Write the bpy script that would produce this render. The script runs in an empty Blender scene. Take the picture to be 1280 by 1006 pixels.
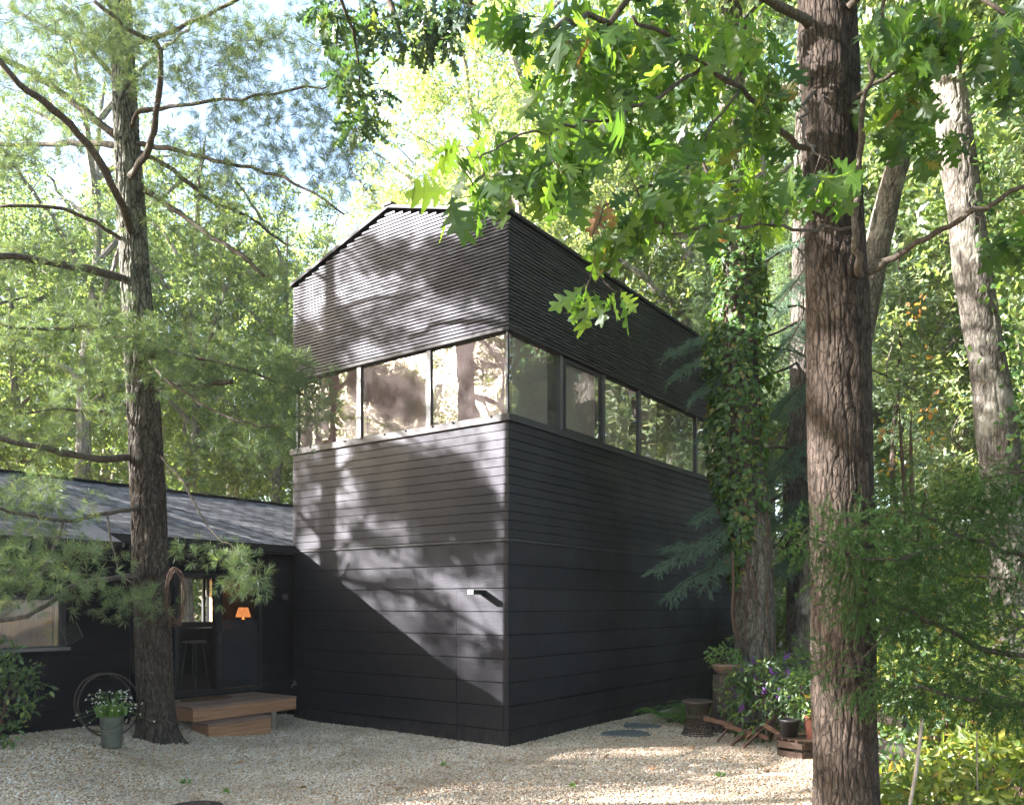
import bpy, math, random
import numpy as np
from mathutils import Vector

# ------------------------------------------------------------------ camera, light, exposure
EYE, F, HX, HY = 2.0, 1027.0, 640.0, 755.0
sc = bpy.context.scene
cam_d = bpy.data.cameras.new('camera')
cam = bpy.data.objects.new('camera', cam_d)
sc.collection.objects.link(cam)
cam.location = (0, 0, EYE)
cam.rotation_euler = (math.radians(90), 0, 0)
cam_d.sensor_width = 36
cam_d.lens = F / 1280 * 36
cam_d.shift_y = (HY - 503) / 1280
cam_d.clip_start = 0.05
cam_d.clip_end = 1000
sc.camera = cam

SUN_DIR = Vector((0.906, 0.095, -0.385)).normalized()      # direction the light travels
SUN_EL = math.asin(-SUN_DIR.z)
SUN_AZ = math.atan2(-SUN_DIR.y, -SUN_DIR.x)                # where the sun stands, angle from +X
w = bpy.data.worlds.new('World')
sc.world = w
w.use_nodes = True
wn = w.node_tree
sky = wn.nodes.new('ShaderNodeTexSky')
sky.sky_type = 'NISHITA'
sky.sun_disc = False
sky.sun_elevation = SUN_EL
sky.sun_rotation = math.pi / 2 - SUN_AZ
sky.air_density = 1.0
sky.dust_density = 2.4
sky.ozone_density = 1.0
bg = wn.nodes['Background']
bg.inputs['Strength'].default_value = 0.095
wn.links.new(sky.outputs[0], bg.inputs['Color'])
sl = bpy.data.lights.new('sun', 'SUN')
sl.energy = 5.0
sl.angle = math.radians(0.5)
sl.color = (1.0, 0.96, 0.93)
so = bpy.data.objects.new('sun', sl)
sc.collection.objects.link(so)
so.rotation_euler = SUN_DIR.to_track_quat('-Z', 'Y').to_euler()
sc.view_settings.view_transform = 'Standard'
sc.view_settings.look = 'None'
sc.view_settings.gamma = 1
sc.view_settings.use_curve_mapping = False
sc.view_settings.exposure = 3.25
sc.cycles.use_denoising = True
sc.cycles.max_bounces = 7
sc.cycles.diffuse_bounces = 4
sc.cycles.glossy_bounces = 3
sc.cycles.transmission_bounces = 4
sc.cycles.transparent_max_bounces = 12
sc.cycles.sample_clamp_indirect = 6
sc.cycles.caustics_reflective = False
sc.cycles.caustics_refractive = False

# ------------------------------------------------------------------ geometry frame
DL = np.array([-0.8115, 0.5844, 0.0])     # along the tower's short front, to the left
DR = np.array([0.5846, 0.8113, 0.0])      # along the tower's long side, to the back
C0 = np.array([-0.057, 11.60, 0.0])       # near corner on the ground
TW, TL = 4.55, 8.76


def T(t, r, z):
    return C0 + t * DL + r * DR + np.array([0, 0, z])


def P(px, py, Y):
    return np.array([(px - HX) / F * Y, Y, EYE + (HY - py) / F * Y])


def r_at(px, t):
    k = (px - HX) / F
    b = C0 + t * DL
    return (k * b[1] - b[0]) / (DR[0] - k * DR[1])


def sstep(x):
    x = np.clip(x, 0, 1)
    return x * x * (3 - 2 * x)


def gh(x, y):
    """ground height"""
    return 0.36 * sstep((-3.2 - x) / 2.6) + 0.015 * np.sin(x * 1.3 + 2) * np.sin(y * 0.9) + \
        0.10 * sstep((x - 3.5) / 3.0) * sstep((14 - y) / 5) + 0.8 * sstep((y - 30) / 60)


col = sc.collection


# ------------------------------------------------------------------ object helpers
def tag(o, label=None, cat=None, group=None, kind=None):
    if label:
        o['label'] = label
    if cat:
        o['category'] = cat
    if group:
        o['group'] = group
    if kind:
        o['kind'] = kind
    return o


def thing(name, loc, label, cat, group=None):
    o = bpy.data.objects.new(name, None)
    o.empty_display_size = 0.2
    col.objects.link(o)
    o.location = tuple(float(a) for a in loc)
    return tag(o, label, cat, group)


def worldloc(o):
    v = np.zeros(3)
    while o is not None:
        v += np.array(o.location)
        o = o.parent
    return v


class MB:
    """collects geometry in world coordinates"""

    def __init__(s):
        s.V, s.Fq, s.Ft, s.Fn, s.n = [], [], [], [], 0

    def add(s, V, quads=None, tris=None, ngons=None):
        V = np.asarray(V, float).reshape(-1, 3)
        if quads is not None and len(quads):
            s.Fq.append(np.asarray(quads, np.int64) + s.n)
        if tris is not None and len(tris):
            s.Ft.append(np.asarray(tris, np.int64) + s.n)
        if ngons:
            for f in ngons:
                s.Fn.append([i + s.n for i in f])
        s.V.append(V)
        s.n += len(V)
        return s

    def hexa(s, c):
        """8 corners: 0-3 bottom loop, 4-7 top loop"""
        return s.add(c, quads=[(0, 3, 2, 1), (4, 5, 6, 7), (0, 1, 5, 4), (1, 2, 6, 5), (2, 3, 7, 6), (3, 0, 4, 7)])

    def tbox(s, t0, t1, r0, r1, z0, z1):
        # dl x dr is -z: keep the loop counter-clockwise from above
        return s.hexa([T(t0, r0, z0), T(t0, r1, z0), T(t1, r1, z0), T(t1, r0, z0),
                       T(t0, r0, z1), T(t0, r1, z1), T(t1, r1, z1), T(t1, r0, z1)])

    def box(s, c, size, rz=0.0, tilt=None):
        hx, hy, hz = [a / 2 for a in size]
        v = np.array([(-hx, -hy, -hz), (hx, -hy, -hz), (hx, hy, -hz), (-hx, hy, -hz),
                      (-hx, -hy, hz), (hx, -hy, hz), (hx, hy, hz), (-hx, hy, hz)])
        if tilt is not None:
            a = tilt
            R = np.array([[math.cos(a), 0, math.sin(a)], [0, 1, 0], [-math.sin(a), 0, math.cos(a)]])
            v = v @ R.T
        a = rz
        R = np.array([[math.cos(a), -math.sin(a), 0], [math.sin(a), math.cos(a), 0], [0, 0, 1]])
        return s.hexa(v @ R.T + np.asarray(c, float))

    def beam(s, a, b, wdt, thk, up=(0, 0, 1)):
        a, b = np.asarray(a, float), np.asarray(b, float)
        d = b - a
        d /= np.linalg.norm(d)
        u = np.asarray(up, float)
        x = np.cross(d, u)
        x /= np.linalg.norm(x)
        u = np.cross(x, d)
        x = x * wdt / 2
        u = u * thk / 2
        return s.hexa([a - x - u, a + x - u, b + x - u, b - x - u, a - x + u, a + x + u, b + x + u, b - x + u])

    def tube(s, pts, rad, n=8, cap=True, rough=0.0, rng=None):
        pts = np.asarray(pts, float)
        m = len(pts)
        rad = np.broadcast_to(np.asarray(rad, float), (m,)).copy()
        tang = np.gradient(pts, axis=0)
        tang /= np.maximum(np.linalg.norm(tang, axis=1, keepdims=True), 1e-9)
        u = np.cross(tang[0], [0.3, 0.9, 0.1] if abs(tang[0][2]) > 0.8 else [0, 0, 1.0])
        u /= np.linalg.norm(u)
        ang = np.linspace(0, 2 * math.pi, n, endpoint=False)
        ca, sa = np.cos(ang)[:, None], np.sin(ang)[:, None]
        rings = []
        for i in range(m):
            u = u - tang[i] * np.dot(u, tang[i])
            u /= max(np.linalg.norm(u), 1e-9)
            v = np.cross(tang[i], u)
            rr = rad[i]
            if rough and rng is not None:
                rr = rr * (1 + rough * rng.standard_normal((n, 1)))
            rings.append(pts[i] + (ca * u + sa * v) * rr)
        V = np.concatenate(rings)
        i = np.arange(m - 1)[:, None] * n
        j = np.arange(n)[None, :]
        k = (j + 1) % n
        q = np.stack([i + j, i + k, i + n + k, i + n + j], -1).reshape(-1, 4)
        ng = [list(range(n))[::-1], [(m - 1) * n + a for a in range(n)]] if cap else None
        return s.add(V, quads=q, ngons=ng)

    def lathe(s, c, prof, n=24, cap=False):
        c = np.asarray(c, float)
        ang = np.linspace(0, 2 * math.pi, n, endpoint=False)
        V = np.concatenate([np.stack([c[0] + r * np.cos(ang), c[1] + r * np.sin(ang), np.full(n, c[2] + z)], 1) for r, z in prof])
        m = len(prof)
        i = np.arange(m - 1)[:, None] * n
        j = np.arange(n)[None, :]
        k = (j + 1) % n
        q = np.stack([i + j, i + k, i + n + k, i + n + j], -1).reshape(-1, 4)
        ng = [[(m - 1) * n + a for a in range(n)], list(range(n))[::-1]] if cap else None
        return s.add(V, quads=q, ngons=ng)

    def mesh(s, name, off=(0, 0, 0)):
        V = np.concatenate(s.V) - np.asarray(off, float)
        me = bpy.data.meshes.new(name)
        q = np.concatenate(s.Fq) if s.Fq else np.zeros((0, 4), np.int64)
        t = np.concatenate(s.Ft) if s.Ft else np.zeros((0, 3), np.int64)
        loops = [q.ravel(), t.ravel()]
        tot = [np.full(len(q), 4), np.full(len(t), 3)]
        for f in s.Fn:
            loops.append(np.array(f))
            tot.append(np.array([len(f)]))
        loops = np.concatenate(loops).astype(np.int32)
        tot = np.concatenate(tot).astype(np.int32)
        st = (np.cumsum(tot) - tot).astype(np.int32)
        me.vertices.add(len(V))
        me.vertices.foreach_set('co', V.astype(np.float32).ravel())
        me.loops.add(len(loops))
        me.loops.foreach_set('vertex_index', loops)
        me.polygons.add(len(tot))
        me.polygons.foreach_set('loop_start', st)
        me.polygons.foreach_set('loop_total', tot)
        me.update(calc_edges=True)
        me.validate()
        me.polygons.foreach_set('use_smooth', np.zeros(len(me.polygons), bool))
        return me

    def build(s, name, mat, parent=None, smooth=False, loc=None):
        off = worldloc(parent) if parent is not None else (np.asarray(loc, float) if loc is not None else np.zeros(3))
        me = s.mesh(name, off)
        me.polygons.foreach_set('use_smooth', np.full(len(me.polygons), bool(smooth)))
        me.materials.append(mat)
        o = bpy.data.objects.new(name, me)
        col.objects.link(o)
        if parent is not None:
            o.parent = parent
        elif loc is not None:
            o.location = tuple(float(a) for a in off)
        return o


# ------------------------------------------------------------------ materials
def nmat(name):
    m = bpy.data.materials.new(name)
    m.use_nodes = True
    nt = m.node_tree
    nt.nodes.clear()
    out = nt.nodes.new('ShaderNodeOutputMaterial')
    return m, nt, out


def nd(nt, typ, ins=None, **attrs):
    n = nt.nodes.new(typ)
    for k, v in attrs.items():
        setattr(n, k, v)
    for k, v in (ins or {}).items():
        if hasattr(v, 'links') or isinstance(v, bpy.types.NodeSocket):
            nt.links.new(v, n.inputs[k])
        else:
            n.inputs[k].default_value = v
    return n


def ramp(nt, fac, stops, interp='LINEAR'):
    n = nt.nodes.new('ShaderNodeValToRGB')
    cr = n.color_ramp
    cr.interpolation = interp
    while len(cr.elements) < len(stops):
        cr.elements.new(0.5)
    for e, (p, c) in zip(cr.elements, stops):
        e.position = p
        e.color = (c[0], c[1], c[2], 1) if len(c) == 3 else c
    nt.links.new(fac, n.inputs[0])
    return n.outputs[0]


def g3(v):
    return (v, v, v)


def principled(nt, out, color, rough=0.6, bump=None, spec=0.4, metal=0.0, bdist=0.01, bstr=1.0):
    p = nt.nodes.new('ShaderNodeBsdfPrincipled')
    for key, v in (('Base Color', color), ('Roughness', rough)):
        if isinstance(v, bpy.types.NodeSocket):
            nt.links.new(v, p.inputs[key])
        else:
            p.inputs[key].default_value = (*v, 1) if key == 'Base Color' else v
    p.inputs['Specular IOR Level'].default_value = spec
    p.inputs['Metallic'].default_value = metal
    if bump is not None:
        b = nd(nt, 'ShaderNodeBump', {'Height': bump, 'Distance': bdist, 'Strength': bstr})
        nt.links.new(b.outputs[0], p.inputs['Normal'])
    nt.links.new(p.outputs[0], out.inputs[0])
    return p


def objco(nt, scale=(1, 1, 1), rot=(0, 0, 0)):
    tc = nt.nodes.new('ShaderNodeTexCoord')
    mp = nt.nodes.new('ShaderNodeMapping')
    mp.inputs['Scale'].default_value = scale
    mp.inputs['Rotation'].default_value = rot
    nt.links.new(tc.outputs['Object'], mp.inputs[0])
    return mp.outputs[0]


def mixc(nt, f, a, b, mode='MIX'):
    n = nt.nodes.new('ShaderNodeMix')
    n.data_type = 'RGBA'
    n.blend_type = mode
    for idx, v in ((0, f), (6, a), (7, b)):
        if isinstance(v, bpy.types.NodeSocket):
            nt.links.new(v, n.inputs[idx])
        elif idx == 0:
            n.inputs[0].default_value = v
        else:
            n.inputs[idx].default_value = (*v, 1)
    return n.outputs[2]


def island(nt):
    return nt.nodes.new('ShaderNodeNewGeometry').outputs['Random Per Island']


ROTZ = -math.atan2(DR[1], DR[0])


def mat_siding(name, base, rough=0.52, spec=0.5, tint=(0.98, 0.93, 1.14)):
    m, nt, out = nmat(name)
    v = objco(nt, (1, 1, 1), (0, 0, ROTZ))
    sc1 = nd(nt, 'ShaderNodeMapping', {0: v, 'Scale': (2.2, 2.2, 60)})
    gr = nd(nt, 'ShaderNodeTexNoise', {'Vector': sc1.outputs[0], 'Scale': 1.6, 'Detail': 6, 'Roughness': 0.65})
    kn = nd(nt, 'ShaderNodeTexNoise', {'Vector': v, 'Scale': 1.1, 'Detail': 5, 'Roughness': 0.6})
    c = ramp(nt, gr.outputs[0], [(0.3, tuple(base * 0.75 * a for a in tint)), (0.7, tuple(base * 1.25 * a for a in tint))])
    iv = ramp(nt, island(nt), [(0, g3(0.78)), (1, g3(1.18))])
    c = mixc(nt, 1.0, c, iv, 'MULTIPLY')
    c = mixc(nt, ramp(nt, kn.outputs[0], [(0.45, g3(0)), (0.75, g3(0.35))]), c, (base * 1.7, base * 1.6, base * 1.55))
    dn = nd(nt, 'ShaderNodeTexNoise', {'Vector': nd(nt, 'ShaderNodeMapping', {0: v, 'Scale': (9, 9, 2.2)}).outputs[0], 'Scale': 2.0, 'Detail': 8, 'Roughness': 0.75})
    c = mixc(nt, ramp(nt, dn.outputs[0], [(0.52, g3(0)), (0.72, g3(0.45))]), c, (base * 2.6, base * 2.4, base * 2.2))
    sp_ = nd(nt, 'ShaderNodeSeparateXYZ', {0: v})
    zr = nd(nt, 'ShaderNodeMapRange', {0: sp_.outputs[2], 1: 0.42, 2: 0.0})
    zf = nd(nt, 'ShaderNodeMath', {0: zr.outputs[0], 1: ramp(nt, dn.outputs[0], [(0.42, g3(0)), (0.6, g3(0.5))])}, operation='MULTIPLY')
    c = mixc(nt, zf.outputs[0], c, (0.06, 0.05, 0.042))
    rr = ramp(nt, kn.outputs[0], [(0.3, g3(rough - 0.1)), (0.7, g3(rough + 0.12))])
    pr = principled(nt, out, c, rr, gr.outputs[0], spec, bdist=0.003, bstr=0.8)
    pr.inputs['Specular Tint'].default_value = (0.87, 0.86, 1.0, 1)
    return m


def mat_plain(name, c, rough=0.6, spec=0.4, metal=0.0, var=0.25, nscale=12, bd=0.002):
    m, nt, out = nmat(name)
    v = objco(nt)
    n = nd(nt, 'ShaderNodeTexNoise', {'Vector': v, 'Scale': nscale, 'Detail': 5, 'Roughness': 0.6})
    cc = ramp(nt, n.outputs[0], [(0.3, tuple(a * (1 - var) for a in c)), (0.7, tuple(a * (1 + var) for a in c))])
    principled(nt, out, cc, rough, n.outputs[0], spec, metal, bdist=bd)
    return m


def mat_bark(name, dark, light, sx=26, sz=5, bd=0.025, patch=None, rough=0.9, lichen=None, warp=0.3, upper=None):
    m, nt, out = nmat(name)
    oc = objco(nt)
    wv = nd(nt, 'ShaderNodeTexNoise', {'Vector': oc, 'Scale': 7.0, 'Detail': 3})
    wo_ = mixc(nt, 1.0, wv.outputs['Color'], (0.5, 0.5, 0.5), 'SUBTRACT')
    off = nd(nt, 'ShaderNodeVectorMath', {0: wo_, 'Scale': 0.16 * warp}, operation='SCALE')
    add = nd(nt, 'ShaderNodeVectorMath', {0: oc, 1: off.outputs[0]}, operation='ADD')
    mp = nd(nt, 'ShaderNodeMapping', {0: add.outputs[0], 'Scale': (sx, sx, sz)})
    vo = nd(nt, 'ShaderNodeTexVoronoi', {'Vector': mp.outputs[0], 'Scale': 1.0}, feature='DISTANCE_TO_EDGE')
    mp2 = nd(nt, 'ShaderNodeMapping', {0: add.outputs[0], 'Scale': (sx * 0.42, sx * 0.42, sz * 0.3)})
    vo2 = nd(nt, 'ShaderNodeTexVoronoi', {'Vector': mp2.outputs[0], 'Scale': 1.0}, feature='DISTANCE_TO_EDGE')
    fine = nd(nt, 'ShaderNodeTexNoise', {'Vector': nd(nt, 'ShaderNodeMapping', {0: oc, 'Scale': (1, 1, 0.45)}).outputs[0], 'Scale': 55, 'Detail': 6, 'Roughness': 0.7})
    mid = nd(nt, 'ShaderNodeTexNoise', {'Vector': nd(nt, 'ShaderNodeMapping', {0: oc, 'Scale': (1, 1, 0.35)}).outputs[0], 'Scale': 13, 'Detail': 4, 'Roughness': 0.6})
    r1 = ramp(nt, vo.outputs['Distance'], [(0.0, g3(0.25)), (0.12, g3(0.8)), (0.5, g3(1))])
    r2 = ramp(nt, vo2.outputs['Distance'], [(0.0, g3(0.15)), (0.10, g3(0.85)), (0.4, g3(1))])
    h = mixc(nt, 1.0, r1, r2, 'MULTIPLY')
    h = mixc(nt, 0.35, h, fine.outputs[0])
    h = mixc(nt, 0.25, h, mid.outputs[0])
    c = ramp(nt, h, [(0.22, dark), (0.55, tuple((a * 0.55 + b * 0.45) for a, b in zip(dark, light))), (0.85, light)])
    big = nd(nt, 'ShaderNodeTexNoise', {'Vector': oc, 'Scale': 1.7, 'Detail': 5, 'Roughness': 0.65})
    if patch:
        c = mixc(nt, ramp(nt, big.outputs[0], [(0.5, g3(0)), (0.62, g3(0.8))]), c, patch)
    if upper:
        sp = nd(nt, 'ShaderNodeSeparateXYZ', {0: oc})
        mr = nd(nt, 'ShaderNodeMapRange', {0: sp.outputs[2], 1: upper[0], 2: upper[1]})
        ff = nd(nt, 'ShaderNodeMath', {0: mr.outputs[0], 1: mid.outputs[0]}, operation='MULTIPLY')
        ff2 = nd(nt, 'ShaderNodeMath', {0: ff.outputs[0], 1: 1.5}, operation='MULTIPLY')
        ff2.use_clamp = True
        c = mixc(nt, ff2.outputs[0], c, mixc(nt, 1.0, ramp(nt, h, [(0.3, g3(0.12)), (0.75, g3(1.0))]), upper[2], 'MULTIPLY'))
    if lichen:
        ln = nd(nt, 'ShaderNodeTexNoise', {'Vector': oc, 'Scale': 16, 'Detail': 7, 'Roughness': 0.75})
        c = mixc(nt, ramp(nt, ln.outputs[0], [(0.60, g3(0)), (0.68, g3(0.7))]), c, lichen)
    principled(nt, out, c, rough, h, 0.2, bdist=bd, bstr=1.0)
    return m


def mat_leaf(name, cols, trans=None, tf=0.45, gloss=0.04, rough=0.45, big=0.0):
    """cols: ramp stops by leaf; light passes through the blade"""
    m, nt, out = nmat(name)
    isl = island(nt)
    c = ramp(nt, isl, cols)
    if big:
        n = nd(nt, 'ShaderNodeTexNoise', {'Vector': objco(nt), 'Scale': big, 'Detail': 2})
        c = mixc(nt, 1.0, c, ramp(nt, n.outputs[0], [(0.35, g3(0.65)), (0.65, g3(1.3))]), 'MULTIPLY')
    if trans is None:
        trans = [(p, (min(1, q[0] * 2.3 + 0.02), min(1, q[1] * 2.4), q[2] * 1.1)) for p, q in cols]
    ct = ramp(nt, isl, trans)
    d = nd(nt, 'ShaderNodeBsdfDiffuse', {'Color': c})
    t = nd(nt, 'ShaderNodeBsdfTranslucent', {'Color': ct})
    mx = nd(nt, 'ShaderNodeMixShader', {0: tf, 1: d.outputs[0], 2: t.outputs[0]})
    g = nd(nt, 'ShaderNodeBsdfGlossy', {'Color': (0.9, 0.95, 1, 1), 'Roughness': rough})
    mx2 = nd(nt, 'ShaderNodeMixShader', {0: gloss, 1: mx.outputs[0], 2: g.outputs[0]})
    nt.links.new(mx2.outputs[0], out.inputs[0])
    return m


def mat_glass(name, tint=(0.95, 0.97, 0.96), boost=0.10, rough=0.0, dust=0.0):
    m, nt, out = nmat(name)
    fr = nd(nt, 'ShaderNodeFresnel', {'IOR': 1.55})
    f = nd(nt, 'ShaderNodeMath', {0: fr.outputs[0], 1: 2.5}, operation='MULTIPLY')
    f2 = nd(nt, 'ShaderNodeMath', {0: f.outputs[0], 1: boost}, operation='ADD')
    f2.use_clamp = True
    wob = nd(nt, 'ShaderNodeTexNoise', {'Vector': objco(nt), 'Scale': 1.6, 'Detail': 1})
    bp = nd(nt, 'ShaderNodeBump', {'Height': wob.outputs[0], 'Distance': 0.012, 'Strength': 0.5})
    tr = nd(nt, 'ShaderNodeBsdfTransparent', {'Color': (*tint, 1)})
    gl = nd(nt, 'ShaderNodeBsdfGlossy', {'Color': (1, 1, 1, 1), 'Roughness': rough, 'Normal': bp.outputs[0]})
    mx = nd(nt, 'ShaderNodeMixShader', {0: f2.outputs[0], 1: tr.outputs[0], 2: gl.outputs[0]})
    if dust:
        dn = nd(nt, 'ShaderNodeTexNoise', {'Vector': objco(nt), 'Scale': 3.0, 'Detail': 6, 'Roughness': 0.7})
        df = nd(nt, 'ShaderNodeMapRange', {0: dn.outputs[0], 1: 0.3, 2: 0.7, 3: dust * 0.7, 4: dust * 1.3})
        dd_ = nd(nt, 'ShaderNodeBsdfDiffuse', {'Color': (0.80, 0.66, 0.64, 1)})
        mx = nd(nt, 'ShaderNodeMixShader', {0: df.outputs[0], 1: mx.outputs[0], 2: dd_.outputs[0]})
    nt.links.new(mx.outputs[0], out.inputs[0])
    return m


def mat_wood(name, dark, light, rz=0.0, rough=0.65, axis=0):
    m, nt, out = nmat(name)
    v = objco(nt, (1, 1, 1), (0, 0, rz))
    s = [14, 14, 14]
    s[axis] = 1.0
    mp = nd(nt, 'ShaderNodeMapping', {0: v, 'Scale': tuple(s)})
    n = nd(nt, 'ShaderNodeTexNoise', {'Vector': mp.outputs[0], 'Scale': 2.2, 'Detail': 7, 'Roughness': 0.65, 'Distortion': 0.6})
    c = ramp(nt, n.outputs[0], [(0.3, dark), (0.68, light)])
    c = mixc(nt, 1.0, c, ramp(nt, island(nt), [(0, g3(0.8)), (1, g3(1.15))]), 'MULTIPLY')
    kv = nd(nt, 'ShaderNodeTexVoronoi', {'Vector': nd(nt, 'ShaderNodeMapping', {0: v, 'Scale': (2.2, 4, 4)}).outputs[0], 'Scale': 1.3})
    c = mixc(nt, ramp(nt, kv.outputs[0], [(0.03, g3(0.85)), (0.12, g3(0))]), c, tuple(a * 0.35 for a in dark))
    principled(nt, out, c, rough, n.outputs[0], 0.3, bdist=0.003)
    return m


def mat_shingles():
    m, nt, out = nmat('roof_shingles')
    v = objco(nt, (1, 1, 1), (0, 0, ROTZ))
    b = nd(nt, 'ShaderNodeTexBrick', {'Vector': v, 'Color1': (0.04, 0.04, 0.046, 1), 'Color2': (0.19, 0.188, 0.20, 1),
                                      'Mortar': (0.03, 0.03, 0.035, 1), 'Scale': 1.0, 'Mortar Size': 0.014,
                                      'Brick Width': 0.24, 'Row Height': 0.15, 'Bias': -0.1})
    b.offset = 0.37
    n = nd(nt, 'ShaderNodeTexNoise', {'Vector': v, 'Scale': 3.0, 'Detail': 6, 'Roughness': 0.7})
    c = mixc(nt, ramp(nt, n.outputs[0], [(0.4, g3(0)), (0.75, g3(0.6))]), b.outputs[0], (0.13, 0.125, 0.12))
    principled(nt, out, c, 0.9, b.outputs[0], 0.15, bdist=0.02)
    return m


def mat_floor():
    m, nt, out = nmat('forest_floor')
    v = objco(nt)
    n = nd(nt, 'ShaderNodeTexNoise', {'Vector': v, 'Scale': 0.6, 'Detail': 8, 'Roughness': 0.7})
    vo = nd(nt, 'ShaderNodeTexVoronoi', {'Vector': v, 'Scale': 14})
    c = ramp(nt, vo.outputs['Color'], [(0.1, (0.06, 0.04, 0.025)), (0.5, (0.13, 0.085, 0.05)), (0.9, (0.22, 0.15, 0.09))])
    c = mixc(nt, ramp(nt, n.outputs[0], [(0.5, g3(0)), (0.62, g3(0.75))]), c, (0.06, 0.09, 0.025))
    principled(nt, out, c, 0.9, vo.outputs[0], 0.2, bdist=0.03)
    return m


def mat_gravelbed():
    m, nt, out = nmat('gravel_bed')
    v = objco(nt)
    vo = nd(nt, 'ShaderNodeTexVoronoi', {'Vector': v, 'Scale': 38})
    n = nd(nt, 'ShaderNodeTexNoise', {'Vector': v, 'Scale': 0.8, 'Detail': 6})
    sep = nd(nt, 'ShaderNodeSeparateColor', {0: vo.outputs['Color']})
    c = ramp(nt, sep.outputs[0], [(0, (0.20, 0.14, 0.09)), (0.3, (0.33, 0.26, 0.19)), (0.7, (0.46, 0.41, 0.35)), (1, (0.6, 0.57, 0.52))])
    c = mixc(nt, ramp(nt, n.outputs[0], [(0.5, g3(0)), (0.7, g3(0.5))]), c, (0.20, 0.15, 0.1))
    principled(nt, out, c, 0.85, vo.outputs[0], 0.3, bdist=0.012)
    return m


def mat_pebble():
    m, nt, out = nmat('pebbles')
    isl = island(nt)
    c = ramp(nt, isl, [(0.0, (0.15, 0.09, 0.055)), (0.15, (0.36, 0.22, 0.12)), (0.3, (0.50, 0.40, 0.30)), (0.5, (0.57, 0.475, 0.385)),
                       (0.62, (0.42, 0.28, 0.17)), (0.75, (0.60, 0.54, 0.46)), (0.88, (0.40, 0.36, 0.32)), (1.0, (0.74, 0.69, 0.62))])
    n = nd(nt, 'ShaderNodeTexNoise', {'Vector': objco(nt), 'Scale': 0.75, 'Detail': 5, 'Roughness': 0.65})
    c = mixc(nt, ramp(nt, n.outputs[0], [(0.42, g3(0.05)), (0.66, g3(0.65))]), c, (0.22, 0.16, 0.11))
    principled(nt, out, c, 0.75, None, 0.35)
    return m


def mat_emit(name, c, s):
    m, nt, out = nmat(name)
    n = nd(nt, 'ShaderNodeTexNoise', {'Vector': objco(nt, (30, 30, 4)), 'Scale': 1.2, 'Detail': 3})
    cc = ramp(nt, n.outputs[0], [(0.35, tuple(a * 0.55 for a in c)), (0.65, c)])
    e = nd(nt, 'ShaderNodeEmission', {'Color': cc, 'Strength': s})
    nt.links.new(e.outputs[0], out.inputs[0])
    return m


def mat_screen(name, c, a):
    m, nt, out = nmat(name)
    d = nd(nt, 'ShaderNodeBsdfDiffuse', {'Color': (*c, 1)})
    t = nd(nt, 'ShaderNodeBsdfTransparent')
    mx = nd(nt, 'ShaderNodeMixShader', {0: a, 1: t.outputs[0], 2: d.outputs[0]})
    nt.links.new(mx.outputs[0], out.inputs[0])
    return m


def mat_fabric(name, c):
    m, nt, out = nmat(name)
    v = objco(nt)
    n = nd(nt, 'ShaderNodeTexNoise', {'Vector': v, 'Scale': 2.5, 'Detail': 4})
    cc = ramp(nt, n.outputs[0], [(0.3, tuple(a * 0.88 for a in c)), (0.7, c)])
    d = nd(nt, 'ShaderNodeBsdfDiffuse', {'Color': cc})
    t = nd(nt, 'ShaderNodeBsdfTranslucent', {'Color': cc})
    mx = nd(nt, 'ShaderNodeMixShader', {0: 0.25, 1: d.outputs[0], 2: t.outputs[0]})
    nt.links.new(mx.outputs[0], out.inputs[0])
    return m


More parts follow.
